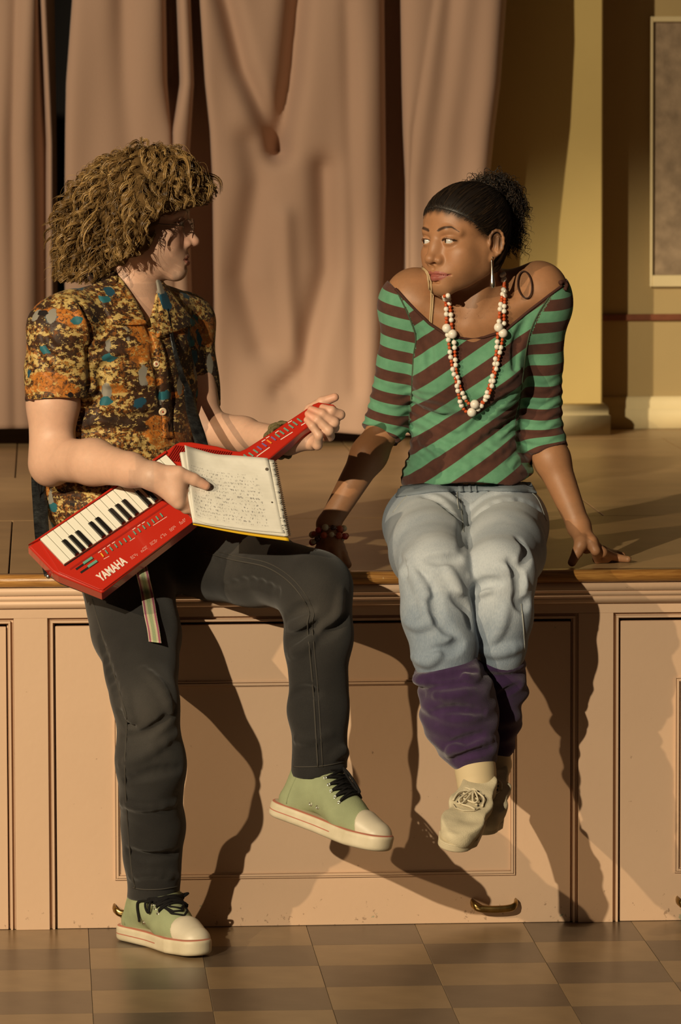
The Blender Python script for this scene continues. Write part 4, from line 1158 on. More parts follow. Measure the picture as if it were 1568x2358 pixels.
for pix, r, rg in (([(275, 1640), (300, 1668), (292, 1625)], .006, False), ([(290, 1590), (295, 1640), (305, 1660)], .005, True), ([(285, 1700), (340, 1690), (400, 1640)], .006, False), ([(275, 1760), (330, 1740), (405, 1690)], .006, True), ([(290, 1800), (350, 1780), (410, 1770)], .005, False), ([(280, 1850), (330, 1860), (400, 1850)], .004, True),
                   ([(295, 1960), (340, 1975), (405, 1965)], .005, False), ([(300, 2020), (350, 2010), (410, 2020)], .004, True), ([(230, 1470), (250, 1540), (270, 1600)], .004, False), ([(330, 1540), (370, 1580), (395, 1640)], .005, True),
                   ([(660, 1420), (690, 1405), (715, 1400)], .007, False), ([(662, 1445), (690, 1440), (720, 1425)], .006, True), ([(664, 1475), (700, 1465), (730, 1440)], .006, False), ([(668, 1510), (700, 1490), (720, 1470)], .005, True), ([(750, 1440), (775, 1420), (785, 1360)], .006, True), ([(740, 1470), (770, 1450), (795, 1420)], .005, False),
                   ([(480, 1280), (540, 1285), (600, 1300)], .004, True), ([(520, 1350), (580, 1340), (640, 1360)], .004, False), ([(670, 1700), (710, 1705), (760, 1690)], .004, True), ([(675, 1600), (700, 1590), (730, 1595)], .004, False), ([(765, 1745), (785, 1730), (800, 1735)], .005, True)):
    mj += crease(pix, mj0, r * 0.9, 0.016, ridge=rg)
V, T = skin(mj, 0.0035)
M_jb = mat('faded_black_denim', (0.03, 0.028, 0.026), 0.85, 0.2, sheen=0.15); t = NT(M_jb)
tc = t.n('ShaderNodeTexCoord'); w = t.attr('wear').outputs['Fac']
nz = t.noise(tc.outputs['Object'], 650, 2, 0.6); n2 = t.noise(tc.outputs['Object'], 18, 5)
f = t.math('ADD', t.math('MULTIPLY', w, 0.5), t.math('MULTIPLY', t.math('ADD', nz, n2), 0.28))
t.l(t.ramp(f, [(0.15, (0.012, 0.011, 0.011)), (0.5, (0.029, 0.027, 0.025)), (0.9, (0.062, 0.055, 0.048))]), t.b.inputs['Base Color']); t.bump(nz, 0.3, 0.002)
o_ = obj('jeans', V, T, M_jb, None, True, label='faded black denim jeans'); keep_parent(o_, man)
def near_px(pp, Y, r): return np.exp(-(np.linalg.norm(V - P(pp[0], pp[1], Y), axis=1) / r) ** 2)
setattr_f(o_, 'wear', np.clip(near_px((345, 1650), -.38, .1) + near_px((560, 1270), -.12, .1) + near_px((750, 1400), -.33, .08) + near_px((300, 1450), -.12, .1) * .6 + .25 * (V[:, 2] < P(0, 2040, -.15)[2]), 0, 1))
M_bseam = mat('black_denim_seam', (0.060, 0.054, 0.047), 0.85, 0.15)
for nm, pl, r in (('inner_seam', [(470, 1272), (540, 1290), (610, 1305), (660, 1335), (695, 1375), (712, 1410), (708, 1440), (715, 1520), (722, 1600), (728, 1700), (732, 1766)], .0018), ('inner_seam', [(478, 1264), (545, 1281), (615, 1296), (667, 1327), (704, 1370), (722, 1410), (719, 1440), (726, 1520), (733, 1600), (739, 1700), (743, 1766)], .0012),
                  ('outer_seam', [(212, 1380), (232, 1450), (257, 1530), (280, 1610), (292, 1660), (288, 1760), (293, 1880), (303, 2000), (312, 2046)], .0017), ('hem_stitch', [(676, 1765), (700, 1766), (740, 1764), (775, 1758), (794, 1753)], .0013), ('hem_stitch', [(306, 2044), (330, 2048), (365, 2048), (395, 2044), (410, 2040)], .0013)):
    o_ = tubes(nm, [onto_path(pl, mj, 50, 0.0002)], [r], M_bseam, None, 5); keep_parent(o_, man)

# --- green high-top shoes
M_green = mat('sage_green_canvas', (0.30, 0.335, 0.19), 0.8, 0.2, bump=0.25, bscale=800, var=0.12, vscale=30)
M_blacklace = mat('black_lace', (0.008, 0.007, 0.007), 0.8, 0.2, bump=0.3, bscale=900)
M_metal = mat('nickel', (0.7, 0.68, 0.62), 0.25, 0.5, metal=1.0)
M_sole = mat('white_rubber_red_lines', (0.62, 0.545, 0.40), 0.5, 0.35); t = NT(M_sole)
a = t.attr('up').outputs['Fac']; xa = t.attr('along').outputs['Fac']; tc = t.n('ShaderNodeTexCoord')
m1 = t.step(t.math('ABSOLUTE', t.math('SUBTRACT', a, 0.0315)), 0.0016, 0.0010)
m2 = t.math('MULTIPLY', t.step(t.math('ABSOLUTE', t.math('SUBTRACT', a, 0.0155)), 0.0013, 0.0008), t.step(xa, 0.165, 0.163))
nz = t.noise(tc.outputs['Object'], 25, 5)
c = t.ramp(nz, [(.3, (0.52, 0.45, 0.31)), (.7, (0.64, 0.56, 0.41))])
t.l(t.mix(t.math('MAXIMUM', m1, m2), c, (0.42, 0.15, 0.10)), t.b.inputs['Base Color'])
M_toe = mat('white_toe_cap', (0.62, 0.55, 0.42), 0.45, 0.4, var=0.12, vscale=20)
def hightop(fr, label, bend, leg_dir, ankle, loose=False):
    L = 0.285
    leg = nrm(leg_dir); cl = fr.inv(ankle); fr = Fr(fr.o + fr.R[:, 1] * cl[1] * (0.5 if loose else 0.35), fr.R, fr.k); cl = fr.inv(ankle)
    midp = np.array([0.135, 0.003, 0.074]) * 0.6 + (cl - leg * 0.03) * 0.4
    u = [U(fr.seg((0.215, 0.006, 0.040), (0.165, 0.006, 0.054), 0.034, 0.038, ([0, 0, 1], 0.92))), U(fr.seg((0.165, 0.006, 0.054), midp, 0.037, 0.038), 0.02), U(fr.seg(midp, cl - leg * 0.03, 0.038, 0.042), 0.025),
         U(fr.seg((0.042, 0, 0.042), cl * np.array([.5, .5, .5]) + np.array([0.026, 0, 0.03]), 0.031, 0.035), 0.03), U(fr.seg(cl - leg * 0.05, cl + leg * 0.035, 0.044, 0.0435), 0.03), INT(half(fr(cl + leg * 0.03), fr.R @ leg), 0.003), INT(half(fr(0, 0, 0.006), fr.R @ np.array([0, 0, -1.0])), 0.003)]
    u += [DISP(lambda p: wav(p, waves(6, 80, 160, seed=81), 0.0007))]
    base = list(u)
    sh = empty('shoe', (0, 0, 0)); sh.parent = man; sh.matrix_parent_inverse = Matrix.Translation(-man.location); sh['label'] = label
    V, T = skin(u, 0.0025); obj('upper', V, T, M_green, sh)
    V, T = skin([U(sole_field(fr, L, bend, (0.0365, 0.036, 0.0445, 0.037), z1=0.033, rnd=0.008))], 0.0024)
    o = obj('sole', V, T, M_sole, sh); Lc = fr.inv(V); x = Lc[:, 0]
    setattr_f(o, 'up', Lc[:, 2] - bend * np.clip((x - 0.17) / 0.11, 0, 2) ** 2); setattr_f(o, 'along', x)
    toe = [U(fr.seg((0.248, 0.006, 0.030 + bend * .5), (0.215, 0.006, 0.042), 0.0325, 0.0385, ([0, 0, 1], 0.85))), INT(half(fr(0.214, 0, 0.05), fr.R @ nrm([-1, 0, -0.35])), 0.003)]
    V, T = skin(toe, 0.0026); obj('toe_cap', V, T, M_toe, sh)
    ctr = lambda s: np.array([0.200 - s * 0.105, 0.004, 0.050 + s * 0.075])
    # lacing: rows from the toe up the instep
    lace = []
    pA, pB, pC = np.array([0.158, 0.004, 0.054]), np.array([0.130, 0.003, 0.074]), cl + leg * 0.012
    ln = smooth_path([pA, pB, (pB + cl) / 2 + np.array([.004, 0, -.002]), cl, pC], 60)
    nA = np.array([0.40, 0, 0.92]); nC = nrm(np.array([1.0, 0, 0]) - leg * leg[0])
    def hit(s_, _z, ang):
        """surface point found from the axis of the instep outward at an angle round the foot"""
        c = np.array([np.interp(s_ * 59, np.arange(60), ln[:, k]) for k in range(3)])
        n_ = nrm(nA * (1 - s_) + nC * s_)
        d = fr.R @ nrm(n_ * math.cos(ang) + np.array([0, 1.0, 0]) * math.sin(ang)); far = fr(c) + d * 0.13
        return trace(far, -d, base, 0.3), d
    rows = [(q_, 0.0) for q_ in np.linspace(0.0, 0.97, 8)]
    eye = []
    for i, (x, z) in enumerate(rows):
        pts = []
        for an in np.linspace(-0.85, 0.85, 11):
            p, d = hit(x, z, an); pts.append(p + d * 0.0028)
        lace.append(np.array(pts))
        for sg in (-1, 1):
            p, d = hit(x, z, sg * 0.92); eye.append((p, d))
        if i + 1 < len(rows):
            x2, z2 = rows[i + 1]
            for sg in (-1, 1):
                pts = []
                for k, an in enumerate(np.linspace(-0.8 * sg, 0.8 * sg, 11)):
                    w_ = k / 10; p, d = hit(x * (1 - w_) + x2 * w_, z * (1 - w_) + z2 * w_, an); pts.append(p + d * 0.0052)
                lace.append(np.array(pts))
    top, dt = hit(0.9, 0, 0.0)
    if loose:
        side = -fr.R[:, 1]
        p0, d0 = hit(0.9, 0, -0.75); p0 = p0 + d0 * .005
        dn = np.array([0, 0, -1.0])
        for kk, (ll_, sw) in enumerate(((0.085, 0.010), (0.110, -0.006))):
            p1, d1 = hit(0.55, 0, -1.25); p2, d2 = hit(0.35, 0, -1.45)
            a_, b_ = p1 + d1 * .006 + fr.R[:, 0] * sw, p2 + d2 * .007 + fr.R[:, 0] * sw * 1.5
            if kk == 0: lace.append(smooth_path([p0, a_, b_ + fr.R[:, 0] * -.004, b_ + dn * .006 + fr.R[:, 0] * .006, a_ + fr.R[:, 0] * .016, p0 + fr.R[:, 0] * .006], 40))
            else: lace.append(smooth_path([p0, a_ + fr.R[:, 0] * -.006, b_ + fr.R[:, 0] * -.012, b_ + dn * .030 + fr.R[:, 0] * -.004], 30))
        q0, e0_ = hit(0.85, 0, 0.8); q1, e1_ = hit(0.4, 0, 0.9)
        lace.append(smooth_path([q0 + e0_ * .004, (q0 + q1) / 2 + e1_ * .016, q1 + e1_ * .004], 20))
    else:
        p0, d0 = hit(0.9, 0, 0.1); p1, d1 = hit(0.5, 0, 0.15); p2, d2 = hit(0.03, 0, 0.3)
        lace.append(smooth_path([p0 + d0 * .006, p1 + d1 * .016, p2 + d2 * .010, p2 + d2 * .004], 30)); lace.append(smooth_path([p0 + d0 * .008, p1 + d1 * .010 , p2 + d2 * .006], 24))
    tubes('laces', lace, [0.0027] * len(lace), M_blacklace, sh, 6)
    for p, d in eye:
        a_ = nrm(np.cross(d, [0.1, 0.2, 1])); b_ = np.cross(d, a_)
        tubes('eyelet', [np.array([p + 0.0028 * (math.cos(k) * a_ + math.sin(k) * b_) + d * .0006 for k in np.linspace(0, 2 * math.pi, 13)[:-1]])], [0.0012], M_metal, sh, 5, closed=True)
    for x in (0.098, 0.118):
        for sg in (-1, 1):
            o0 = fr(x, sg * 0.12, 0.052); d = -sg * fr.R[:, 1]; p = trace(o0, d, base, 0.3); a_ = fr.R[:, 0]; b_ = fr.R[:, 2]
            tubes('vent_eyelet', [np.array([p + 0.0030 * (math.cos(k) * a_ + math.sin(k) * b_) for k in np.linspace(0, 2 * math.pi, 13)[:-1]])], [0.0013], M_metal, sh, 5, closed=True)
    # heel patch seam
    for sg in (-1, 1):
        pl = []
        for z in np.linspace(0.036, 0.13, 12):
            o0 = fr(0.055 - 0.01 * math.sin(z * 30), sg * 0.12, z); pl.append(trace(o0, -sg * fr.R[:, 1], base, 0.3))
        pl = [q_ for q_ in pl if abs(float(evalp(base, np.array(q_, f32)[None])[0])) < 0.003]
        if len(pl) > 3: tubes('heel_seam', [np.array(pl)], [0.0011], M_green, sh, 5)
# planted foot: toe on the floor, heel lifted
toeR = np.array(PZ(442, 2208, 0.0)); hx = P(280, 2138, -.13); hx[2] = 0.0
ftR = frame_from(hx, toeR, np.array([0, 0, 1.0])); 
ftR.o = np.array(toeR) - ftR.R[:, 0] * 0.285 * 0.97; ftR.o[2] = 0.0012
hightop(ftR, 'sage green canvas high-top planted on the checkered floor, laces loose', 0.004, ftR.R.T @ nrm(P(350, 1900, -.235) - P(357, 2075, -.165)), P(358, 2058, -.170), True)
heelL = P(618, 1874, -.262); toeL = P(856, 1966, -.425)
ftL = frame_from(heelL, toeL, nrm([0.30, -0.12, 1.0]))
hightop(ftL, 'sage green canvas high-top dangling above the floor', 0.010, ftL.R.T @ nrm(P(733, 1640, -.28) - P(736, 1785, -.275)), P(733, 1772, -.275))

# --- glasses, watch
M_wire = mat('glasses_wire', (0.22, 0.17, 0.12), 0.3, 0.5, metal=1.0)
M_lens = mat('lens', (0.9, 0.9, 0.9), 0.02, 0.5)
M_lens.node_tree.nodes['Principled BSDF'].inputs['Transmission Weight'].default_value = 1.0
M_lens.node_tree.nodes['Principled BSDF'].inputs['IOR'].default_value = 1.05
M_lens.node_tree.nodes['Principled BSDF'].inputs['Alpha'].default_value = 0.18
gl = thing('eyeglasses', 'thin wire-rimmed eyeglasses worn by the curly-haired person', 'eyeglasses', fm(0, -0.09, -0.01))
gz0 = -0.0085
for sx in (-1, 1):
    ring = [fm(sx * (0.033 + 0.0215 * math.cos(k)), -0.097 + 0.010 * (0.3 + 0.7 * math.cos(k)) * 1.0 - 0.0, gz0 + 0.0155 * math.sin(k)) for k in np.linspace(0, 2 * math.pi, 33)[:-1]]
    o_ = tubes('rim', [np.array(ring)], [0.0006], M_wire, None, 6, closed=True); keep_parent(o_, gl)
    c = np.mean(ring, 0); V = np.vstack([ring, [c]]); T = np.array([[i, (i + 1) % 32, 32] for i in range(32)])
    o_ = obj('lens', V, T, M_lens, None, True); keep_parent(o_, gl)
    tp = [fm(sx * 0.0545, -0.088, gz0 + .003), fm(sx * 0.066, -0.078, gz0 + .004), fm(sx * 0.073, -0.05, gz0 + .005), fm(sx * 0.0745, 0.0, gz0 + .006), fm(sx * 0.0745, 0.02, gz0 - .006)]
    o_ = tubes('temple', [smooth_path(tp, 24)], [0.0013], M_wire, None, 6); keep_parent(o_, gl)
o_ = tubes('bridge', [smooth_path([fm(-0.0115, -0.0975, gz0 + .004), fm(0, -0.100, gz0 + .007), fm(0.0115, -0.0975, gz0 + .004)], 12)], [0.0011], M_wire, None, 6); keep_parent(o_, gl)
wv = nrm(wrL - P(560, 1002, .04)); wcn = mid(P(560, 1002, .04), wrL, 0.86)
M_braid = mat('olive_braid', (0.17, 0.135, 0.055), 0.7, 0.3, bump=0.4, bscale=500, var=0.4, vscale=60)
wb1 = nrm(np.cross(wv, [0, 1, 0.2])); wb2 = np.cross(wv, wb1)
wa = thing('braided_bracelet', 'wide olive braided bracelet on the wrist behind the red keytar neck', 'bracelet', wcn)
for s3 in range(4):
    path = []
    for k in np.linspace(0, 2 * math.pi, 97)[:-1]:
        r = 0.0345 + 0.0022 * math.sin(9 * k + s3 * 1.57); off = (s3 - 1.5) * 0.0052 + 0.003 * math.cos(9 * k + s3 * 1.57)
        path.append(wcn + wv * off + r * (math.cos(k) * wb1 + math.sin(k) * wb2))
    o_ = tubes('braid_strand', [np.array(path)], [0.0036], M_braid, None, 6, closed=True); keep_parent(o_, wa)
# ------------------------------------------------------------------ the person in the striped top
woman = thing('person', 'person with dark ponytail in striped off-shoulder top, light jeans and purple leg warmers', 'person', P(1080, 1290, 0.1))
M_skin_w = skin_mat('brown_skin', 0.5, 0.08)
fw_ = head_frame(P(1069, 553, 0.05), (-0.765, -0.645, -0.0), math.radians(-2), 1.0)
wsR, wsL = pt(944, 690, 0.11), pt(1250, 676, 0.11)
weR, weL = pt(890, 978, 0.15), pt(1243, 990, 0.17)
wwR, wwL = pt(756, 1208, 0.08), pt(1333, 1212, 0.10)
wn0, wn1 = pt(1092, 735, 0.12), pt(1098, 600, 0.09)
wb = head_ops(fw_, male=False, lz=0.92, mw=1.34)
wb += [U(seg(wn0, wn1, 0.052, 0.047), 0.03), U(ell(pt(1085, 770, .155), (0.135, 0.085, 0.09)), 0.05),
    U(seg(pt(1096, 690, .15), pt(960, 665, .13), 0.040, 0.040), 0.05), U(seg(pt(1105, 690, .15), pt(1236, 652, .13), 0.040, 0.043), 0.05),
    U(seg(wn0, wn0 + np.array([0, 0, -0.06]), 0.05), 0.05),
    U(seg(pt(1068, 752, .055), pt(975, 700, .065), 0.0055, 0.007), 0.03), U(seg(pt(1098, 752, .055), pt(1215, 690, .065), 0.0055, 0.007), 0.03),
    U(ell(pt(1075, 860, .15), (0.125, 0.085, 0.15)), 0.05), U(ell(pt(1070, 1080, .17), (0.115, 0.085, 0.16)), 0.05)]
wb += [U(seg(pt(985, 735, .115), pt(1185, 732, .115), 0.045), 0.06)]
# sternomastoid lines of the turned neck
wb += [U(seg(pt(1130, 615, .06), pt(1080, 745, .06), 0.010, 0.008), 0.02)]
for sh, el_, wr_, rr_ in ((wsR, weR, wwR, (0.046, 0.0350, 0.0325, 0.0355, 0.0225)), (wsL, weL, wwL, (0.046, 0.0355, 0.0330, 0.0365, 0.0235))):
    wb += [U(ell(sh, (0.050, 0.050, 0.056)), 0.035), U(seg(sh, mid(sh, el_, .55), rr_[0] * .88, rr_[1]), 0.03), U(seg(mid(sh, el_, .55), el_, rr_[1], rr_[2]), 0.02),
           U(seg(el_, mid(el_, wr_, .3), rr_[2], rr_[3]), 0.02), U(seg(mid(el_, wr_, .3), wr_, rr_[3], rr_[4]), 0.02)]
zt = zS + 0.0115
def on_top(px, py, dz=0.0): return PZ(px, py, zt + dz)
# hand at the right of the picture: weight on the spread fingers
a_ = pt(1352, 1252, 0.075)
wl_palm = [(wwL, pt(1360, 1250, .065), 0.020, 0.014), (wwL, pt(1350, 1256, .085), 0.020, 0.014), (wwL, pt(1338, 1254, .05), 0.019, 0.013), (pt(1362, 1250, .065), pt(1350, 1262, .10), 0.0135, 0.012)]
wl_f = [([pt(1340, 1246, .055), pt(1330, 1270, .045), PZ(1317, 1295, zS + .010)], [0.0135, 0.0112, 0.0088]),
        ([pt(1362, 1248, .055), pt(1371, 1268, .05), PZ(1375, 1287, zS + .010), PZ(1398, 1288, zS + .0085)], [0.0125, 0.0098, 0.0092, 0.0072]),
        ([pt(1364, 1252, .075), pt(1387, 1272, .07), PZ(1418, 1284, zS + .0095), PZ(1446, 1288, zS + .008)], [0.0125, 0.0102, 0.0088, 0.0068]),
        ([pt(1358, 1256, .095), pt(1388, 1268, .10), PZ(1416, 1276, zS + .0095), PZ(1434, 1279, zS + .008)], [0.0120, 0.0098, 0.0086, 0.0068]),
        ([pt(1350, 1260, .11), pt(1372, 1266, .125), PZ(1394, 1272, zS + .009), PZ(1410, 1274, zS + .0075)], [0.0110, 0.0088, 0.0078, 0.0062])]
wb += [U(grp(hand_group(wl_palm, wl_f)), 0.010)]
wr_palm = [(wwR, pt(758, 1264, .06), 0.020, 0.014), (wwR, pt(775, 1262, .055), 0.020, 0.013), (wwR, pt(745, 1262, .08), 0.019, 0.013), (pt(780, 1262, .06), pt(742, 1262, .09), 0.013, 0.012)]
wr_f = [([pt(772, 1250, .06), pt(788, 1276, .05), PZ(800, 1300, zS + .010)], [0.0135, 0.0110, 0.0088]),
        ([pt(770, 1262, .05), pt(776, 1284, .04), PZ(780, 1300, zS + .010), PZ(780, 1308, zS + .009)], [0.0122, 0.0098, 0.009, 0.0072]),
        ([pt(758, 1264, .06), pt(755, 1284, .05), PZ(752, 1300, zS + .010), PZ(748, 1308, zS + .009)], [0.0122, 0.0098, 0.009, 0.0072]),
        ([pt(748, 1262, .07), pt(738, 1282, .06), PZ(730, 1298, zS + .010), PZ(724, 1306, zS + .009)], [0.0118, 0.0095, 0.0086, 0.007]),
        ([pt(742, 1260, .085), pt(726, 1278, .08), PZ(714, 1292, zS + .010), PZ(706, 1299, zS + .008)], [0.011, 0.0088, 0.0078, 0.0062])]
wb += [U(grp(hand_group(wr_palm, wr_f)), 0.010)]
zn_w = fw_(0, 0, -0.135)[2]
V, T = skin_mixed(wb, 0.0031, 0.0016, [lambda C: np.linalg.norm(C - fw_(0, 0, -0.005), axis=1) - 0.145, lambda C: np.linalg.norm(C - P(1370, 1262, .07), axis=1) - 0.095, lambda C: np.linalg.norm(C - P(757, 1275, .06), axis=1) - 0.08])
body_V = V
body_w = obj('body', V, T, M_skin_w); keep_parent(body_w, woman)
tone = face_tone(V, fw_, (0.36, 0.175, 0.085), (0.30, 0.085, 0.065), (0.018, 0.009, 0.005), flush=0.12, lz=0.92, mw=1.34)
hd = (V - fw_(0, -0.079, 0.064)) @ (fw_.R @ nrm([0, -0.60, -0.80])); Lw = fw_.inv(V)
gm_ = (1 - sstep(hd + 0.002 * np.sin(Lw[:, 0] * 300 + 2), -0.001, 0.016)) * (Lw[:, 2] > -0.02) * (np.abs(Lw[:, 0]) < 0.09) * (Lw[:, 1] < 0.06) * np.where(np.abs(Lw[:, 0]) > 0.066, 0.6, 0.95)
tone = tone * (1 - gm_[:, None]) + np.array((0.015, 0.008, 0.005)) * gm_[:, None]
colour_attr(body_w, tone)
n0 = set(COL.objects); eyeballs(fw_, (-0.50, -0.86, 0.02), None, (0.02, 0.010, 0.006))
for o_ in set(COL.objects) - n0: keep_parent(o_, woman)
# --- hair: slicked back into a curly ponytail
M_hair_w = hair_mat('black_brown_hair', (0.006, 0.004, 0.003), (0.016, 0.009, 0.005), (0.060, 0.034, 0.016), 0.5)
hF, hn = np.array([0, -0.079, 0.064]), nrm([0, -0.60, -0.80])
cap1 = [U(fw_.ell((0, 0.014, 0.040), (0.0752, 0.0968, 0.0805))), U(fw_.ell((0, -0.030, 0.034), (0.0638, 0.0538, 0.0538)), 0.03), INT(half(fw_(hF), fw_.R @ hn), 0.003)]
cap2 = [U(fw_.ell((0, 0.014, 0.040), (0.0752, 0.0968, 0.0805))), U(fw_.ell((0, 0.030, -0.012), (0.066, 0.066, 0.075)), 0.03), INT(half(fw_(0, 0.026, 0), -fw_.R[:, 1]), 0.006), INT(half(fw_(0, 0.05, -0.075), fw_.R @ nrm([0, -.3, -1])), 0.006)]
cap = [U(grp(cap1)), U(grp(cap2), 0.004)]
V, T = skin(cap, 0.003)
o_ = obj('hair', V, T, M_hair_w, None, True, label='black hair slicked back from the forehead'); keep_parent(o_, woman); setattr_f(o_, 'tint', np.full(len(V), 0.12))
tail0 = P(1142, 452, 0.13)
rt = V[rng.choice(len(V), 1500)]
def flow_slick(p, d, s): return d * 0.35 + nrm_rows(tail0 - p)
s_ = hair_strands('hair_strands', rt, nrm_rows(tail0 - rt), flow_slick, 9, (0.03, 0.07), (0.0002, 0.0006), (0.5, 1), (0.0004, 0.0008), M_hair_w, None, seed=11, core=cap, stick=0.0006)
keep_parent(s_, woman)
ri = np.nonzero((hd > -0.004) & (hd < 0.007) & (Lw[:, 2] > 0.0) & (Lw[:, 1] < 0.02) & (np.abs(Lw[:, 0]) < 0.085))[0]
rt = body_V[rng.choice(ri, 900)]
s_ = hair_strands('hairline_strands', rt, nrm_rows(tail0 - rt), flow_slick, 7, (0.015, 0.035), (0.0001, 0.0004), (0.5, 1), (0.00022, 0.00045), M_hair_w, None, seed=14, core=cap + [U(grp(wb))], stick=0.0005)
keep_parent(s_, woman)
bun = [U(ell(P(1146, 462, .13), (0.034, 0.038, 0.036))), U(ell(P(1160, 508, .13), (0.026, 0.032, 0.044)), 0.03), U(ell(P(1118, 438, .125), (0.026, 0.028, 0.018)), 0.03)]
V, T = skin(bun + [DISP(lambda p: wav(p, waves(6, 150, 300, seed=8), 0.003))], 0.004)
o_ = obj('ponytail', V, T, M_hair_w, None, True); keep_parent(o_, woman); setattr_f(o_, 'tint', np.full(len(V), 0.1))
rt = V[rng.choice(len(V), 1500)]
def flow_tail(p, d, s): return d * 0.8 + np.array([0.10, 0, -0.30]) * (0.15 + s)
d0 = nrm_rows(nrm_rows(rt - P(1120, 470, .12)) + rng.normal(size=rt.shape) * 0.5)
s_ = hair_strands('ponytail_curls', rt, d0, flow_tail, 15, (0.014, 0.046), (0.0022, 0.0048), (1.5, 3.5), (0.0004, 0.0010), M_hair_w, None, seed=12, core=bun, stick=0.003)
keep_parent(s_, woman)
lw_ = P(rng.uniform(1168, 1196, 60), rng.uniform(500, 548, 60), np.full(60, .13))
s_ = hair_strands('stray_curls', lw_, nrm_rows(rng.normal(size=(60, 3)) * 0.35 + np.array([0.5, 0, -0.8])), flow_tail, 24, (0.025, 0.065), (0.003, 0.007), (1.5, 3), (0.0003, 0.0007), M_hair_w, None, seed=13)
keep_parent(s_, woman)

# --- striped top
SEAM_R = [(915, 672), (940, 725), (957, 775), (952, 820), (949, 870), (948, 920), (947, 1010)]; SEAM_L = [(1272, 672), (1240, 722), (1223, 760), (1213, 800), (1206, 850), (1200, 900), (1192, 960), (1190, 1060)]
p_top = {}
zn = [(870, 600), (897, 650), (935, 692), (985, 742), (1025, 768), (1065, 776), (1110, 773), (1160, 757), (1215, 712), (1262, 676), (1300, 650), (1330, 610)]
zx = np.array([P(a, b, .09)[0] for a, b in zn]); zz = np.array([P(a, b, .09)[2] for a, b in zn])
top_arm = {}
tops = [U(ell(P(1078, 835, .15), (0.138, 0.098, 0.15))), U(ell(P(1070, 985, .165), (0.114, 0.090, 0.17)), 0.05), U(ell(P(1080, 1105, .165), (0.142, 0.118, 0.075)), 0.05),
        U(ell(P(1012, 868, .075), (0.052, 0.045, 0.056)), 0.05), U(ell(P(1142, 868, .075), (0.052, 0.045, 0.056)), 0.05),
        U(seg(P(975, 745, .13), P(1200, 735, .13), 0.066), 0.05), U(seg(P(1130, 745, .120), P(1246, 704, .118), 0.066, 0.060), 0.03), U(seg(P(1030, 748, .120), P(940, 708, .118), 0.066, 0.060), 0.03)]
sleeves = []; hemz = P(1070, 1119, .06)[2]
def sl_end(el_, wr_, f): return mid(el_, wr_, f)
for sh, el_, wr_, e_in, r0, r1, r2 in ((wsR, weR, wwR, 0.10, 0.0545, 0.0425, 0.0395), (wsL, weL, wwL, 0.22, 0.0545, 0.0440, 0.0410)):
    e2 = mid(el_, wr_, e_in); e3 = mid(el_, wr_, e_in + 0.2); sleeves.append((sh, el_, e2))
    tops += [U(grp([U(ell(sh, (0.0535, 0.0535, 0.0585))), U(seg(sh, mid(sh, el_, .5), r0 * .92, r1 + .001), 0.025), U(seg(mid(sh, el_, .5), el_, r1 + .001, r1), 0.012), U(seg(el_, e3, r1, r2), 0.012),
                    INT(half(e2, e3 - e2 + np.array([0, 0, 0.0])), 0.003)]), 0.02)]
zc_ = field(lambda p: ((p[..., 2] - np.interp(p[..., 0], zx, zz).astype(f32)) * f32(0.75)).astype(f32), P(1080, 740, .1), 1e7)
def hem_field(p):
    x = p[..., 0]; return (hemz + 0.008 * np.sin((x - 0.2) * 21) + np.maximum(x - 0.36, 0) * 0.5 - p[..., 2]).astype(f32)
tw = waves(6, 26, 55, sx=0.6, sz=1.0, seed=21)
def top_folds(p):
    d = wav(p, tw, 0.0012)
    for sh, el_, e2 in sleeves:                       # gathers across the sleeves
        a = nrm(el_ - sh).astype(f32); t = (p - sh.astype(f32)) @ a
        L = float(np.linalg.norm(el_ - sh))
        w = sstep(t, L * 0.45, L * 0.8) * (1 - sstep(t, L * 1.35, L * 1.6)) * (np.linalg.norm(p - mid(sh, el_, .8).astype(f32), axis=-1) < 0.17)
        d = d + (np.sin(t * 290 + 2.2 * np.sin(p[..., 0] * 60 + p[..., 1] * 40)) * 0.0016 * w).astype(f32)
    return d.astype(f32)
tops += [DISP(top_folds)]
# folds: from the armpits and round the waist
base_t = list(tops)
free_t = list(tops)
tops += [INT(zc_, 0.003), INT(field(hem_field, (0, 0, 0), 1e7), 0.003)]
for pix, r, rg in (([(958, 752), (985, 800), (990, 850)], .004, False), ([(945, 930), (1000, 960), (1060, 965)], .004, False), ([(1195, 905), (1150, 930), (1080, 990)], .005, False), ([(1190, 960), (1140, 1000), (1070, 1050)], .005, False),
                   ([(1185, 1020), (1130, 1050), (1050, 1090)], .004, True), ([(940, 1010), (985, 1050), (1010, 1085)], .004, False), ([(1195, 850), (1160, 880), (1110, 905)], .004, True), ([(1210, 740), (1190, 790), (1185, 850)], .004, False)):
    tops += crease(pix, base_t, r, 0.014, ridge=rg)
V, T = skin(tops, 0.003)
arm_t = []
keep = np.ones(len(V), bool)
stripe = np.zeros(len(V)); best = np.full(len(V), 9.0)
xw = V[:, 0]; zw = V[:, 2]; g0 = P(999, 812, .08)
k_ = S(.08)
torso_s = ((-(zw - g0[2]) + 0.68 * (xw - g0[0])) * k_) / 76.0
stripe[:] = torso_s
is_arm = np.zeros(len(V), bool)
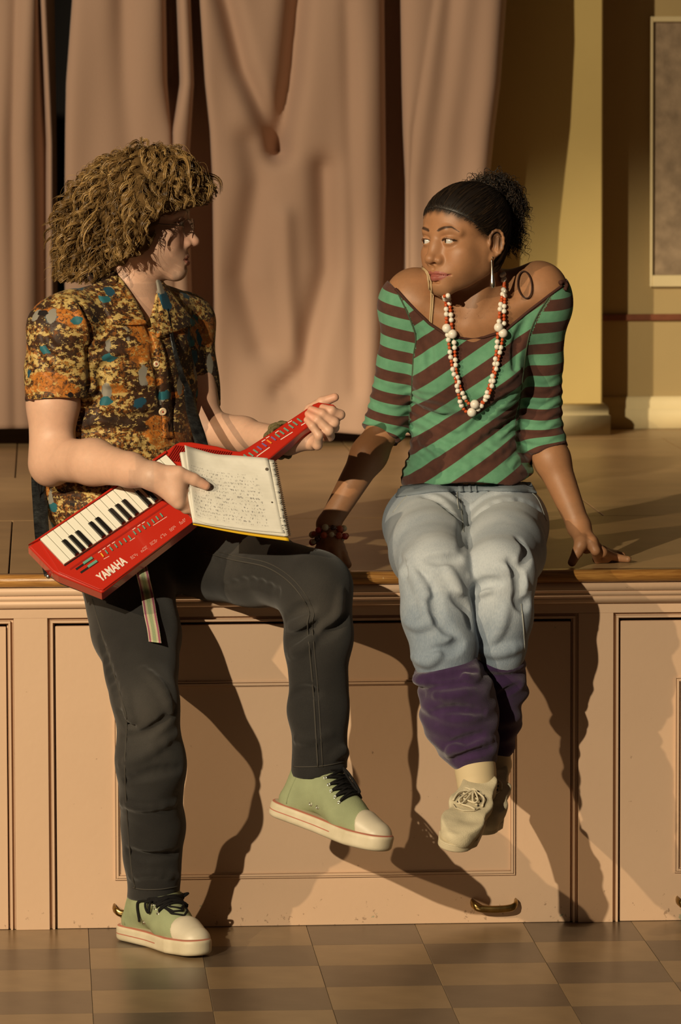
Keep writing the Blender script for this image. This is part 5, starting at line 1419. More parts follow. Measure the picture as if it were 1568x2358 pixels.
for (sh, el_, e2), y0, per in zip(sleeves, (738, 714), (51.0, 52.8)):
    a1 = nrm(el_ - sh); L1 = np.linalg.norm(el_ - sh)
    d1 = seg(sh, el_, .05, .042).f(V.astype(f32)); d2 = seg(el_, e2, .042, .042).f(V.astype(f32))
    t1 = (V - sh) @ a1; t2 = L1 + (V - el_) @ nrm(e2 - el_)
    w_ = sstep(t1, L1 - 0.03, L1 + 0.03); t = t1 * (1 - w_) + t2 * w_
    dm = np.minimum(d1, d2)
    sp_ = SEAM_R if sh[0] < 0.25 else SEAM_L
    sz_ = np.array([P(a_, b_, .08)[2] for a_, b_ in sp_])[::-1]; sx_ = np.array([P(a_, b_, .08)[0] for a_, b_ in sp_])[::-1]
    side = (xw < np.interp(zw, sz_, sx_)) if sh[0] < 0.25 else (xw > np.interp(zw, sz_, sx_))
    m_ = side & (dm < 0.04)
    ph = t * S(.12) - (y0 - (690 if sh[0] < .25 else 676))
    stripe = np.where(m_, ph / per, stripe); is_arm |= m_
T2 = T
used = np.zeros(len(V), bool); used[T2.ravel()] = True; mm = np.cumsum(used) - 1
M_top = mat('striped_jersey', (0.1, 0.3, 0.2), 0.85, 0.15, sheen=0.15); t = NT(M_top)
a = t.attr('stripe').outputs['Fac']
fr_ = t.math('ABSOLUTE', t.math('SUBTRACT', t.math('FRACT', t.math('ADD', a, 0.5)), 0.5))
gm = t.step(fr_, 0.262, 0.242); tc = t.n('ShaderNodeTexCoord'); nz = t.noise(tc.outputs['Object'], 60, 4)
c = t.mix(gm, t.ramp(nz, [(.3, (0.075, 0.030, 0.022)), (.7, (0.098, 0.040, 0.028))]), t.ramp(nz, [(.3, (0.105, 0.275, 0.16)), (.7, (0.135, 0.325, 0.195))]))
t.l(c, t.b.inputs['Base Color']); t.bump(t.noise(tc.outputs['Object'], 900, 2), 0.25, 0.002)
o_ = obj('striped_top', V[used], mm[T2], M_top, None, True, label='off-shoulder top with green and brown stripes, diagonal on the body and level on the sleeves'); keep_parent(o_, woman)
setattr_f(o_, 'stripe', stripe[used])
# dark neckline binding
nl = np.array([(905, 652), (935, 690), (985, 740), (1025, 765), (1065, 773), (1110, 770), (1160, 754), (1215, 709), (1262, 673), (1296, 652)])
M_bind = mat('brown_binding', (0.065, 0.027, 0.02), 0.85, 0.15)
surf_w = wb
zf = zc_.f(V.astype(f32)); cand = np.nonzero((zf > -0.006) & (zf < 0.0015) & (V[:, 1] < 0.16))[0]
xb = np.linspace(P(899, 650, .1)[0], P(1300, 650, .1)[0], 70); pth = []
for x_ in xb:
    c_ = cand[np.abs(V[cand, 0] - x_) < 0.006]
    if len(c_): pth.append(V[c_[np.argmin(V[c_, 1] + 0.5 * np.abs(zf[c_]))]] * 1.0)
pth = np.array(pth); ker = np.hanning(9); ker /= ker.sum()
pth = np.stack([np.convolve(np.pad(pth[:, i], 4, mode='edge'), ker, 'valid') for i in range(3)], 1); pth[:, 2] = np.interp(pth[:, 0], zx, zz) - 0.001
o_ = tubes('neckline_binding', [pth], [0.0032], M_bind, None, 6); keep_parent(o_, woman)
pth = onto_path([(1288, 652), (1297, 650), (1303, 658), (1299, 668)], free_t, 12, 0.002)
o_ = tubes('binding_knot', [pth], [0.005], M_bind, None, 6); keep_parent(o_, woman)
M_seamg = mat('top_seam', (0.060, 0.085, 0.05), 0.85, 0.1)
for pl in (SEAM_R[:-1], SEAM_L[:-1]):
    o_ = tubes('armhole_seam', [onto_path(pl, tops, 40, -0.0004)], [0.0018], M_seamg, None, 6); keep_parent(o_, woman)
# camisole straps and the hair elastic hanging at the shoulder
M_cami = mat('beige_strap', (0.50, 0.36, 0.20), 0.6, 0.2)
for pl in ([(973, 616), (984, 628), (990, 660), (992, 700), (989, 752)], [(976, 616), (988, 630), (995, 660), (996, 700), (993, 752)], [(1196, 606), (1200, 640), (1195, 690), (1190, 742)], [(1203, 606), (1207, 640), (1202, 690), (1197, 740)]):
    o_ = tubes('camisole_strap', [onto_path(pl, wb, 20, 0.0022)], [0.0018], M_cami, None, 6); keep_parent(o_, woman)
lp = np.array([(1210 + 15.5 * math.sin(a) - 1.5 * math.cos(a), 658 - 30 * math.cos(a)) for a in np.linspace(0, 2 * math.pi, 37)[:-1]])
o_ = tubes('strap_loop', [onto(lp[:, 0], lp[:, 1], wb, 0.005)], [0.0017], mat('dark_elastic', (0.05, 0.022, 0.014), 0.6), None, 6, closed=True, label='thin dark loop hanging against the bare shoulder'); keep_parent(o_, woman)

# --- jeans
wj = [U(ell(P(1076, 1182, .17), (0.158, 0.135, 0.082))),
      U(grp([U(seg(P(983, 1208, .12), P(993, 1270, -.10), 0.093, 0.083)), U(seg(P(993, 1270, -.10), P(1004, 1316, -.26), 0.083, 0.071), 0.02), U(seg(P(1004, 1322, -.26), P(1007, 1425, -.30), 0.072, 0.068), 0.02), U(seg(P(1007, 1425, -.30), P(1022, 1494, -.315), 0.068, 0.068), 0.02), U(seg(P(1022, 1494, -.315), P(1029, 1527, -.32), 0.067, 0.056), 0.01)]), 0.022),
      U(grp([U(seg(P(1165, 1208, .12), P(1161, 1270, -.10), 0.091, 0.082)), U(seg(P(1161, 1270, -.10), P(1153, 1316, -.25), 0.082, 0.071), 0.02), U(seg(P(1153, 1322, -.25), P(1155, 1425, -.27), 0.067, 0.059), 0.02), U(seg(P(1155, 1425, -.27), P(1157, 1490, -.27), 0.058, 0.052), 0.02), U(seg(P(1157, 1490, -.27), P(1157, 1512, -.27), 0.051, 0.0435), 0.01)]), 0.010)]
wj += [SUB(seg(P(1066, 1200, -.10), P(1072, 1300, -.42), 0.009, 0.010), 0.012), SUB(seg(P(1072, 1290, -.40), P(1088, 1420, -.42), 0.010, 0.009), 0.012), SUB(seg(P(1088, 1420, -.42), P(1100, 1530, -.42), 0.008, 0.006), 0.010)]
wj += [DISP(lambda p: wav(p, waves(7, 30, 75, sx=1.2, seed=31), 0.0010) * (0.4 + 0.6 * sstep(-p[..., 1], 0.05, 0.2)).astype(f32))]
wj0 = list(wj)
for pix, r, rg in (([(920, 1290), (935, 1315), (975, 1325)], .006, False), ([(985, 1290), (1030, 1288), (1058, 1286)], .005, False), ([(945, 1330), (970, 1370), (985, 1420), (1010, 1440), (1050, 1470)], .005, True), ([(975, 1340), (1000, 1380), (1010, 1430), (1048, 1462)], .007, False),
                   ([(940, 1300), (965, 1340), (985, 1370)], .0042, True), ([(1030, 1310), (1050, 1345), (1060, 1375)], .005, True), ([(1045, 1375), (1075, 1400), (1085, 1440)], .008, False), ([(995, 1500), (1040, 1495), (1060, 1480)], .006, False),
                   ([(1080, 1330), (1105, 1360), (1130, 1350)], .0042, True), ([(1085, 1370), (1110, 1345), (1150, 1340)], .005, False), ([(1150, 1300), (1190, 1320), (1210, 1350)], .005, True), ([(1175, 1290), (1195, 1330), (1195, 1390)], .006, False),
                   ([(1120, 1490), (1150, 1450), (1165, 1400)], .0055, True), ([(1110, 1500), (1150, 1503), (1200, 1490)], .0042, True), ([(1190, 1380), (1205, 1395), (1215, 1385)], .005, False), ([(930, 1430), (960, 1440), (985, 1435)], .005, True),
                   ([(985, 1128), (1020, 1135), (1055, 1160)], .004, True), ([(1090, 1165), (1130, 1140), (1190, 1130)], .004, True), ([(975, 1140), (1010, 1150), (1050, 1190)], .003, False), ([(1095, 1185), (1140, 1155), (1200, 1150), (1240, 1170)], .003, False),
                   ([(950, 1515), (985, 1525), (1010, 1508)], .0042, True), ([(1195, 1240), (1215, 1270), (1205, 1300)], .006, False)):
    wj += crease(pix, wj0, r * 0.72, 0.018, ridge=rg)
V, T = skin(wj, 0.0035)
M_jl = mat('washed_blue_denim', (0.3, 0.34, 0.38), 0.85, 0.15, sheen=0.1); t = NT(M_jl)
tc = t.n('ShaderNodeTexCoord'); fade = t.attr('fade').outputs['Fac']
mp = t.n('ShaderNodeMapping'); mp.inputs['Scale'].default_value = (1.0, 1.0, 0.25); mp.inputs['Rotation'].default_value = (0, 0.4, 0); t.l(tc.outputs['Object'], mp.inputs[0])
nz = t.noise(mp.outputs[0], 420, 3, 0.7); nb_ = t.noise(tc.outputs['Object'], 22, 5)
f = t.math('ADD', t.math('MULTIPLY', fade, 0.48), t.math('MULTIPLY', t.math('ADD', t.math('MULTIPLY', nz, 1.4), nb_), 0.27))
t.l(t.ramp(f, [(0.18, (0.085, 0.125, 0.185)), (0.5, (0.225, 0.275, 0.34)), (0.84, (0.46, 0.50, 0.54))]), t.b.inputs['Base Color']); t.bump(nz, 0.25, 0.002)
o_ = obj('jeans', V, T, M_jl, None, True, label='pale washed blue jeans gathered below the knee'); keep_parent(o_, woman)
def fade_at(pp, Y, r): return np.exp(-(np.linalg.norm(V - P(pp[0], pp[1], Y), axis=1) / r) ** 2)
fd = np.clip(0.25 + 0.75 * (fade_at((985, 1220), -.05, .14) + fade_at((1000, 1290), -.3, .1) + fade_at((1160, 1220), -.05, .14) + fade_at((1150, 1320), -.3, .11)), 0, 1)
setattr_f(o_, 'fade', fd)
M_jseam = mat('denim_seam_pale', (0.33, 0.34, 0.32), 0.9, 0.1)
M_jband = mat('denim_band', (0.19, 0.225, 0.26), 0.85, 0.15, bump=0.3, bscale=500)
for nm, pl, r, mt in (('fly_seam', [(1053, 1120), (1053, 1150), (1056, 1172)], .0016, M_jseam), ('fly_seam', [(1060, 1148), (1063, 1168), (1066, 1185)], .0012, M_jseam), ('side_seam', [(1200, 1390), (1205, 1440), (1208, 1500)], .0016, M_jseam), ('pocket_seam', [(1160, 1108), (1195, 1120), (1235, 1145), (1258, 1200)], .0016, M_jseam), ('pocket_seam', [(975, 1128), (940, 1140), (905, 1180)], .0014, M_jseam), ('rise_seam', [(1062, 1175), (1066, 1205), (1067, 1225)], .0015, M_jseam)):
    o_ = tubes(nm, [onto_path(pl, wj, 24, 0.0)], [r], mt, None, 5); keep_parent(o_, woman)
for x0, x1 in ((1054, 1066), (1078, 1084), (1093, 1097)):
    o_ = loft_patch('belt_loop', [(x0, 1110), (x0, 1122), (x0 + 1, 1136)], [(x1, 1110), (x1, 1122), (x1 + 1, 1136)], wj, 0.0045, 0.002, M_jband, None, 5, 3); keep_parent(o_, woman)

o_ = loft_patch('waistband', [(922, 1122), (1000, 1114), (1070, 1112), (1140, 1110), (1222, 1110)], [(912, 1146), (1000, 1134), (1070, 1133), (1140, 1131), (1236, 1136)], wj, 0.0015, 0.004, M_jband, None, 36, 5); keep_parent(o_, woman)
# --- purple leg warmers
M_pur = mat('purple_fleece', (0.047, 0.023, 0.070), 0.95, 0.08, bump=0.35, bscale=700, sheen=0.3, var=0.25, vscale=35)
def lw_mesh(pts, rr, cuff, folds, name, label):
    ops = chain(pts, rr, 0.02)
    c, ax, R0, r0 = cuff
    e1 = nrm(np.cross(ax, [0.3, 1, 0.1])); e2 = nrm(np.cross(ax, e1))
    ring = [c + R0 * (math.cos(a) * e1 + math.sin(a) * e2) for a in np.linspace(0, 2 * math.pi, 25)]
    for i in range(24): ops.append(U(seg(ring[i], ring[i + 1], r0), 0.006))
    ops.append(DISP(lambda p: wav(p, waves(6, 40, 110, sz=1.8, sx=.5, seed=41), 0.0018)))
    o0 = list(ops)
    for pix, r, rg in folds: ops += crease(pix, o0, r, 0.012, ridge=rg)
    V, T = skin(ops, 0.003)
    o = obj(name, V, T, M_pur, None, True, label=label); keep_parent(o, woman); return ops
lwR = lw_mesh([P(1036, 1553, -.32), P(1054, 1610, -.33), P(1062, 1660, -.33), P(1076, 1702, -.34), P(1089, 1724, -.345), P(1092, 1752, -.35)], [.0605, .0720, .0715, .060, .045, .0385],
    (P(1032, 1550, -.325), nrm(np.array([0.13, 0.10, -1.0])), 0.0585, 0.0125),
    [([(975, 1560), (1030, 1556), (1095, 1545)], .005, False), ([(992, 1640), (1050, 1632), (1115, 1640)], .005, False), ([(985, 1600), (1040, 1600), (1090, 1590)], .005, True), ([(1060, 1735), (1100, 1712), (1140, 1700)], .0042, True), ([(1028, 1725), (1060, 1708), (1110, 1690)], .006, False), ([(1045, 1748), (1080, 1738), (1125, 1725)], .004, False), ([(1030, 1742), (1040, 1725), (1060, 1722)], .005, True), ([(1105, 1560), (1085, 1565), (1070, 1556)], .0042, True)],
    'leg_warmer', 'purple fleece leg warmer on the front leg, rolled over at the top')
lwL = lw_mesh([P(1156, 1528, -.26), P(1158, 1580, -.25), P(1150, 1650, -.235), P(1146, 1700, -.23), P(1140, 1738, -.23)], [.047, .046, .043, .033, .027],
    (P(1156, 1530, -.26), nrm(P(1150, 1650, -.24) - P(1157, 1500, -.26)), 0.041, 0.008), [([(1150, 1600), (1175, 1590), (1195, 1580)], .004, False)], 'leg_warmer', 'purple leg warmer on the leg behind')
# --- tights, canvas shoes
M_tights = mat('beige_tights', (0.55, 0.44, 0.27), 0.6, 0.2)
for pts, rr in (([P(1092, 1738, -.345), P(1094, 1768, -.355), P(1098, 1805, -.375)], [.036, .0365, .040]), ([P(1140, 1725, -.23), P(1140, 1760, -.23), P(1128, 1800, -.25)], [.026, .029, .031])):
    V, T = skin(chain(pts, rr, 0.02), 0.003)
    o_ = obj('tights', V, T, M_tights); keep_parent(o_, woman)
M_canvasw = mat('off_white_canvas', (0.60, 0.52, 0.355), 0.8, 0.2, bump=0.3, bscale=600, var=0.22, vscale=26)
M_rubberw = mat('grubby_white_rubber', (0.58, 0.50, 0.34), 0.6, 0.3, var=0.2, vscale=20)
M_lacew = mat('white_lace', (0.62, 0.54, 0.38), 0.8, 0.2, bump=0.3, bscale=900)
M_hole = mat('dark_eyelet', (0.02, 0.015, 0.012), 0.6)
def sneaker(heel, toe, up, label):
    fr = frame_from(heel, toe, up, 1.03); L = 0.255
    up_ops = [U(fr.seg((0.222, 0.006, 0.024), (0.19, 0.005, 0.040), 0.031, 0.037, ([0, 0, 1], 0.85))), U(fr.seg((0.19, 0.005, 0.040), (0.13, 0.004, 0.052), 0.037, 0.037), 0.02), U(fr.seg((0.13, 0.004, 0.052), (0.075, 0.0, 0.060), 0.036, 0.034), 0.02),
              U(fr.seg((0.04, 0, 0.035), (0.045, 0, 0.066), 0.032, 0.029), 0.02), INT(half(fr(0.06, 0, 0.062), fr.R @ nrm([0.12, 0, 1])), 0.004), INT(half(fr(0, 0, 0.006), fr.R @ np.array([0, 0, -1.0])), 0.003)]
    up_ops += [DISP(lambda p: wav(p, waves(6, 90, 170, seed=51), 0.0008))]
    base = list(up_ops)
    sh = empty('shoe', (0, 0, 0)); sh.parent = woman; sh.matrix_parent_inverse = Matrix.Translation(-woman.location); sh['label'] = label
    V, T = skin(up_ops, 0.0025); obj('upper', V, T, M_canvasw, sh)
    V, T = skin([U(sole_field(fr, L, 0.006, (0.029, 0.030, 0.0385, 0.0325), z1=0.016))], 0.002); obj('sole', V, T, M_rubberw, sh)
    V, T = skin([U(sole_field(fr, L, 0.006, (0.029, 0.030, 0.0385, 0.0325), z0=.0125, z1=0.0165, grow=0.0010))], 0.0016); obj('foxing_strip', V, T, M_rubberw, sh)
    lace = []
    up_d = fr.R[:, 2]
    def at(x, y): return trace(fr(x, y, 0.14), -up_d, base, 0.3) + up_d * 0.0022
    for i, x in enumerate((0.098, 0.116, 0.134, 0.152)):
        ys = np.linspace(-0.019, 0.019, 9); lace.append(np.array([at(x + 0.006 * y / 0.019, y) + up_d * 0.0018 * (1 - (y / .02) ** 2) for y in ys]))
    lace.append(np.array([at(0.1, y) for y in np.linspace(-0.02, .02, 7)]))
    k0 = at(0.100, 0) + up_d * .005
    for sy, q_ in ((-1, 1.0), (1, 0.8)):
        lp = [k0, at(0.112, sy * .007) + up_d * .008, at(0.100 + .040 * q_, sy * .017) + up_d * .006, at(0.100 + .050 * q_, sy * .013) + up_d * .004, at(0.100 + .044 * q_, sy * .008) + up_d * .004, at(0.115, sy * .002) + up_d * .007, k0]
        lace.append(smooth_path(lp, 32))
        lace.append(smooth_path([k0, at(0.108, sy * .016) + up_d * .005, at(0.120, sy * .026) + up_d * .003, at(0.142, sy * .029) + up_d * .001], 18))
    lace.append(smooth_path([k0 + fr.R[:, 1] * .006, k0 + up_d * .003, k0 - fr.R[:, 1] * .006], 8))
    tubes('laces', lace, [0.0021] * len(lace), M_lacew, sh, 6)
    tubes('vamp_seam', [np.array([at(x, y) for x, y in [(0.150, -.026), (0.163, -.018), (0.170, 0), (0.163, .018), (0.150, .026)]])], [0.001], M_lacew, sh, 5)
    for sy in (-1, 1):
        for x in (0.104, 0.122, 0.140):
            V, T = ball(at(x, sy * .020) - up_d * .0014, .0022, 8, 6); obj('eyelet', V, T, M_hole, sh)
    return fr
sneaker(P(1114, 1838, -.335), P(1042, 1952, -.545), nrm(-fwd * 0.72 + upv * 0.55 - rgt * 0.05), 'scuffed off-white canvas shoe on the front foot, pointing down')
sneaker(P(1135, 1812, -.20), P(1108, 1905, -.40), nrm(-fwd * 0.62 + upv * 0.75), 'off-white canvas shoe on the foot behind, mostly hidden')

# --- jewellery: things of their own
M_pearl = mat('white_bead', (0.80, 0.74, 0.64), 0.3, 0.5)
M_orange = mat('orange_bead', (0.55, 0.085, 0.02), 0.2, 0.6)
M_cord = mat('necklace_cord', (0.5, 0.4, 0.3), 0.8)
def q4(l, s=3.015, ox=820, oy=600): return [(ox + a / s, oy + b / s) for a, b in l]
sA = q4([(1003, 80), (1015, 120), (1018, 170), (1012, 240), (1000, 320), (990, 390), (982, 462), (978, 520), (975, 590), (965, 690), (950, 790), (930, 860), (900, 940), (870, 1005), (830, 1032), (803, 1047), (768, 1048), (745, 1030), (720, 980), (705, 920), (690, 840), (668, 770), (655, 690), (645, 600), (637, 530), (632, 465), (628, 400), (622, 325), (615, 255), (612, 225)])
sB = q4([(990, 85), (1004, 125), (1020, 180), (1030, 250), (1028, 300), (1022, 380), (1020, 440), (1015, 508), (1008, 560), (998, 620), (985, 690), (968, 760), (957, 830), (940, 885), (915, 930), (890, 965), (858, 985), (823, 990), (790, 988), (765, 970), (735, 915), (708, 850), (690, 780), (685, 720), (682, 640), (678, 560), (670, 508), (667, 460), (660, 400), (650, 330), (640, 260), (634, 225)])
neck = thing('bead_necklace', 'long double-strand necklace of white and orange beads over the striped top', 'necklace', P(1085, 940, .03))
near_all = wb + tops[:-1] + [tops[-1]]
both = [U(grp(wb)), U(grp(tops))]
bead_mesh = {}
def bead(kind, c, r, parent, name='bead', label=None):
    if kind not in bead_mesh:
        V, T = ball((0, 0, 0), 1.0, 16, 10); bead_mesh[kind] = mesh_arrays(name, V, T, {'w': M_pearl, 'o': M_orange}.get(kind, kind if not isinstance(kind, str) else None))
    o = bpy.data.objects.new(name, bead_mesh[kind]); COL.objects.link(o); keep_parent(o, parent)
    o.location = c; o.scale = (r, r, r)
    if label: o['label'] = label
    return o
for strand, bigs in ((sA, [(982, 462), (803, 1047), (632, 465)]), (sB, [(1015, 508), (823, 990), (670, 508)])):
    pp = smooth_path(strand, 600)
    w3 = onto(pp[:, 0], pp[:, 1], both, 0.0052)
    ker = np.hanning(41); ker /= ker.sum()                   # hang in a smooth line, not in every fold
    w3s = np.stack([np.convolve(np.pad(w3[:, i], 20, mode='edge'), ker, 'valid') for i in range(3)], 1)
    w3s = w3s - fwd * 0.003
    cum = np.r_[0, np.cumsum(np.linalg.norm(np.diff(w3s, axis=0), axis=1))]
    bigpx = np.array(q4(bigs)); bigs_s = sorted(float(cum[np.argmin(np.hypot(*(pp - b).T))]) for b in bigpx)
    s = 0.004; seq = ['w', 'w', 'o', 'o']; i = 0
    o_ = tubes('cord', [w3s[::12]], [0.0008], M_cord, None, 4); keep_parent(o_, neck)
    while s < cum[-1] - 0.002:
        nb_ = [b for b in bigs_s if 0 <= b - s < 0.0125]
        if nb_:
            s = nb_[0]; kind, r = 'w', 0.0098; i = 2
        else:
            kind = seq[i % 4]; r = 0.0054 if kind == 'w' else 0.0037; i += 1
        c = np.array([np.interp(s, cum, w3s[:, k]) for k in range(3)])
        if r > .009: c = c - fwd * 0.004
        bead(kind, c, r, neck)
        nxt = 0.0054 if (seq[i % 4] == 'w') else 0.0037
        s += r + nxt
M_silver = mat('silver', (0.75, 0.70, 0.60), 0.25, 0.5, metal=1.0)
e0 = onto(1131, 597, wb, 0.002)
er = thing('drop_earring', 'long tapering silver drop earring hanging from the visible ear', 'earring', e0)
prof = [(0.0, .0012), (0.012, .0018), (0.026, .0034), (0.036, .0052), (0.044, .0060), (0.052, .0056), (0.058, .0042)]
pts = np.array([e0 + np.array([0.0025 * a / .058, -0.002, -a]) for a, r in prof])
o_ = tubes('drop', [smooth_path(pts, 22)], [np.interp(np.linspace(0, .058, 22), [a for a, r in prof], [r for a, r in prof])], M_silver, None, 14); keep_parent(o_, er)
hk = [e0 + np.array([0, -.001, 0.0]), e0 + np.array([.001, -.003, .004]), e0 + np.array([.002, 0, .006]), e0 + np.array([.003, .003, .003])]
o_ = tubes('ear_hook', [smooth_path(hk, 12)], [0.0007], M_silver, None, 5); keep_parent(o_, er)
M_bw = mat('cream_bead', (0.55, 0.46, 0.30), 0.3, 0.5); M_bd = mat('dark_brown_bead', (0.06, 0.018, 0.012), 0.25, 0.6); M_br = mat('red_bead', (0.42, 0.03, 0.025), 0.25, 0.6); M_bo = mat('orange_red_bead', (0.45, 0.075, 0.02), 0.3, 0.5)
br = thing('bead_bracelet', 'chunky bracelet of cream, red and brown beads on the wrist by the black knee', 'bracelet', P(751, 1240, .08))
wax = nrm(P(765, 1264, .065) - wwR); wc = P(757, 1232, .078); b1 = nrm(np.cross(wax, [0.2, 1, 0])); b2 = np.cross(wax, b1)
ks = [M_bw, M_bo, M_br, M_bw, M_bd, M_bo]
for row, (off, R0, n, ph) in enumerate(((-0.0075, 0.0335, 13, 0.1), (0.0085, 0.036, 14, 0.35))):
    ring = []
    for i in range(n):
        a = 2 * math.pi * i / n + ph
        c = wc + wax * (off + 0.003 * math.sin(3 * a)) + R0 * (math.cos(a) * b1 + math.sin(a) * b2 * 1.02)
        r = 0.0066 + 0.0008 * math.sin(i * 2.3)
        bead(ks[(i * 5 + row * 2) % 6], c, r, br); ring.append(c)
    o_ = tubes('elastic', [np.array(ring)], [0.001], M_cord, None, 5, closed=True); keep_parent(o_, br)
# ------------------------------------------------------------------ the red keytar
M_redp = mat('glossy_red_plastic', (0.47, 0.022, 0.010), 0.28, 0.5, coat=0.3)
M_redd = mat('deep_red_plastic', (0.30, 0.012, 0.006), 0.4, 0.4)
M_ivory = mat('ivory_key_plastic', (0.80, 0.77, 0.66), 0.3, 0.5)
M_blackk = mat('black_key_plastic', (0.012, 0.011, 0.010), 0.22, 0.5)
M_teal = mat('teal_button', (0.12, 0.33, 0.25), 0.4, 0.4); M_violet = mat('violet_button', (0.16, 0.12, 0.32), 0.4, 0.4); M_orangeb = mat('orange_button', (0.75, 0.25, 0.02), 0.4, 0.4); M_yellowb = mat('yellow_button', (0.75, 0.42, 0.04), 0.4, 0.4)
M_print = mat('white_print', (0.75, 0.66, 0.58), 0.5, 0.3); M_blackp = mat('black_plastic', (0.015, 0.013, 0.012), 0.4, 0.4)
M_leather = mat('black_leather_strap', (0.022, 0.024, 0.024), 0.35, 0.5, bump=0.7, bscale=130, var=0.5, vscale=60, var_col=(0.006, 0.006, 0.007))
kt = thing('keytar', 'red shoulder keyboard with white and black keys and a neck, worn across the lap', 'keytar', kt_o, None)
_bx, _by = kt_e1, nrm(np.cross(kt_n, kt_e1))
def KL(px, py):
    p = KT(px, py) - kt_o; return np.array([p @ _bx, p @ _by])
def KW(uv, w=0.0): return kt_o + _bx * uv[0] + _by * uv[1] + kt_n * w
def c5(l): return [(50 + a / 3.92, 980 + b / 3.92) for a, b in l]
def c6(l): return [(340 + a / 3.267, 880 + b / 3.267) for a, b in l]
def plate(name, pix, w0, w1, material, bev=0.002, parent=kt, **props):
    """flat part from an outline read off the photograph, standing in the keytar's own plane with real thickness"""
    q = MB(); pts = [KW(KL(*p), w0) for p in pix]
    q.prism(pts, kt_n * (w1 - w0))
    bmesh.ops.recalc_face_normals(q.bm, faces=q.bm.faces)
    if bev:
        fr_ = [e for e in q.bm.edges if all(abs((np.array(v.co) - kt_o) @ kt_n - w1) < 1e-5 for v in e.verts)]
        bmesh.ops.bevel(q.bm, geom=fr_, offset=bev, segments=3, affect='EDGES', profile=0.5)
    o = q.build(name, material, None, False, **props); keep_parent(o, parent) if parent is kt else None
    return o
body_px = [(64.5, 1255.5), (101, 1231), (272, 1119), (353.6, 1056.5), (404, 1019), (414, 1014.5), (441, 1014.5), (499, 1024), (536, 1034.5), (552, 1036), (566, 1030), (622, 994), (722, 927), (734, 922.5), (768, 928), (774, 933), (772, 940), (740, 958), (701, 987), (622, 1053), (440, 1204.5), (330, 1289), (239, 1360), (234, 1362), (134, 1322), (121, 1314)]
plate('keytar_body', body_px, -0.034, -0.004, M_redp, 0.004)
# raised front panel below the keys, frame strip above the keys, grille
plate('front_panel', c5([(405, 1268), (1292, 655), (1540, 800), (1545, 868), (735, 1480), (700, 1478), (330, 1320), (300, 1265), (150, 1030), (170, 1035), (385, 1262)]), -0.0045, -0.0005, M_redp, 0.0015)
plate('key_rail', c5([(60, 1075), (1180, 310), (1300, 225), (1310, 245), (165, 1022), (150, 1034)]), -0.0045, 0.0015, M_redp, 0.0015)
plate('key_bed', c5([(160, 1028), (1300, 250), (1390, 350), (1420, 560), (390, 1262)]), -0.0045, -0.0035, M_blackp, 0)
# keys
o0, dk, du = np.array([165.0, 1030.0]), np.array([215.0, 228.0]), np.array([60.0, -40.15])
for i in range(19):
    a = o0 + du * i + dk * 0.0; g = 0.035
    pix = [a + du * g, a + du * (1 - g), a + du * (1 - g) + dk, a + du * g + dk]
    plate('white_key', c5(pix), -0.0035, 0.0035, M_ivory, 0.0009)
for i in (2, 3, 4, 6, 7, 9, 10, 11, 13, 14, 16, 17, 18):
    c = o0 + du * i + dk
    hw = du * 0.29; t_ = dk * -0.60
    pix = [c - hw, c + hw, c + hw + t_, c - hw + t_]
    q = MB(); bot = [KW(KL(*p), 0.0035) for p in c5(pix)]
    ins = [c - hw * .75 + dk * -.01, c + hw * .75 + dk * -.01, c + hw * .75 + t_ * .93, c - hw * .75 + t_ * .93]
    top = [KW(KL(*p), h) for p, h in zip(c5(ins), (0.0115, 0.0115, 0.0095, 0.0095))]
    vb = [q.bm.verts.new(p) for p in bot]; vt = [q.bm.verts.new(p) for p in top]
    q.bm.faces.new(vb[::-1]); q.bm.faces.new(vt)
    for k in range(4): q.bm.faces.new((vb[k], vb[(k + 1) % 4], vt[(k + 1) % 4], vt[k]))
    bmesh.ops.bevel(q.bm, geom=list(q.bm.edges), offset=0.0007, segments=2, affect='EDGES')
    keep_parent(q.build('black_key', M_blackk), kt)
# groove line under the keys
plate('groove', c5([(432, 1292), (1330, 690), (1338, 702), (440, 1304)]), -0.0004, 0.0001, M_redd, 0)
# grille ribs
for i in range(26):
    f = i / 25.0
    a = np.array([405.0, 1024.0]) * (1 - f) + np.array([532.0, 1040.0]) * f
    b = a + np.array([-22.0, 34.0])
    d = np.array([1.5, 0.3])
    plate('grille_rib', [tuple(a - d), tuple(a + d), tuple(b + d), tuple(b - d)], -0.004, -0.001, M_redd, 0)
def stick(c, mt, s=1.0, name='button', k5=True, w=7, ln=21):
    c = np.array(c, float); u = nrm(np.array([0.83, -0.56])) * w / 2 * s; v = nrm(np.array([0.62, 0.78])) * ln * s
    pix = [c - u - v, c + u - v, c + u + v, c - u + v]
    plate(name, (c5 if k5 else c6)(pix), -0.0005, 0.0022, mt, 0.0004)
stick((727, 1170), M_yellowb, w=10)
for c in ((765, 1140), (808, 1112), (850, 1085), (892, 1060), (933, 1035), (975, 1010), (1020, 968), (1060, 945), (1104, 917), (1146, 890), (1186, 863), (1224, 835), (1262, 808)): stick((c[0], c[1] + 2), M_teal, w=10)
for i, c in enumerate(((740, 552), (778, 538), (813, 514), (842, 490), (878, 466), (915, 442), (947, 418), (978, 396), (1010, 373), (1043, 351), (1080, 327), (1110, 305), (1143, 281))):
    c = np.array(c, float); u = np.array([4.0, -2.6]); v = np.array([17.0, 12.0]) * 1.05
    mt = M_violet if i in (3, 4, 6) else (M_orangeb if i == 5 else M_teal)
    plate('button', c6([c - u - v, c + u - v, c + u + v, c - u + v]), -0.0042, -0.0018, mt, 0.0003)
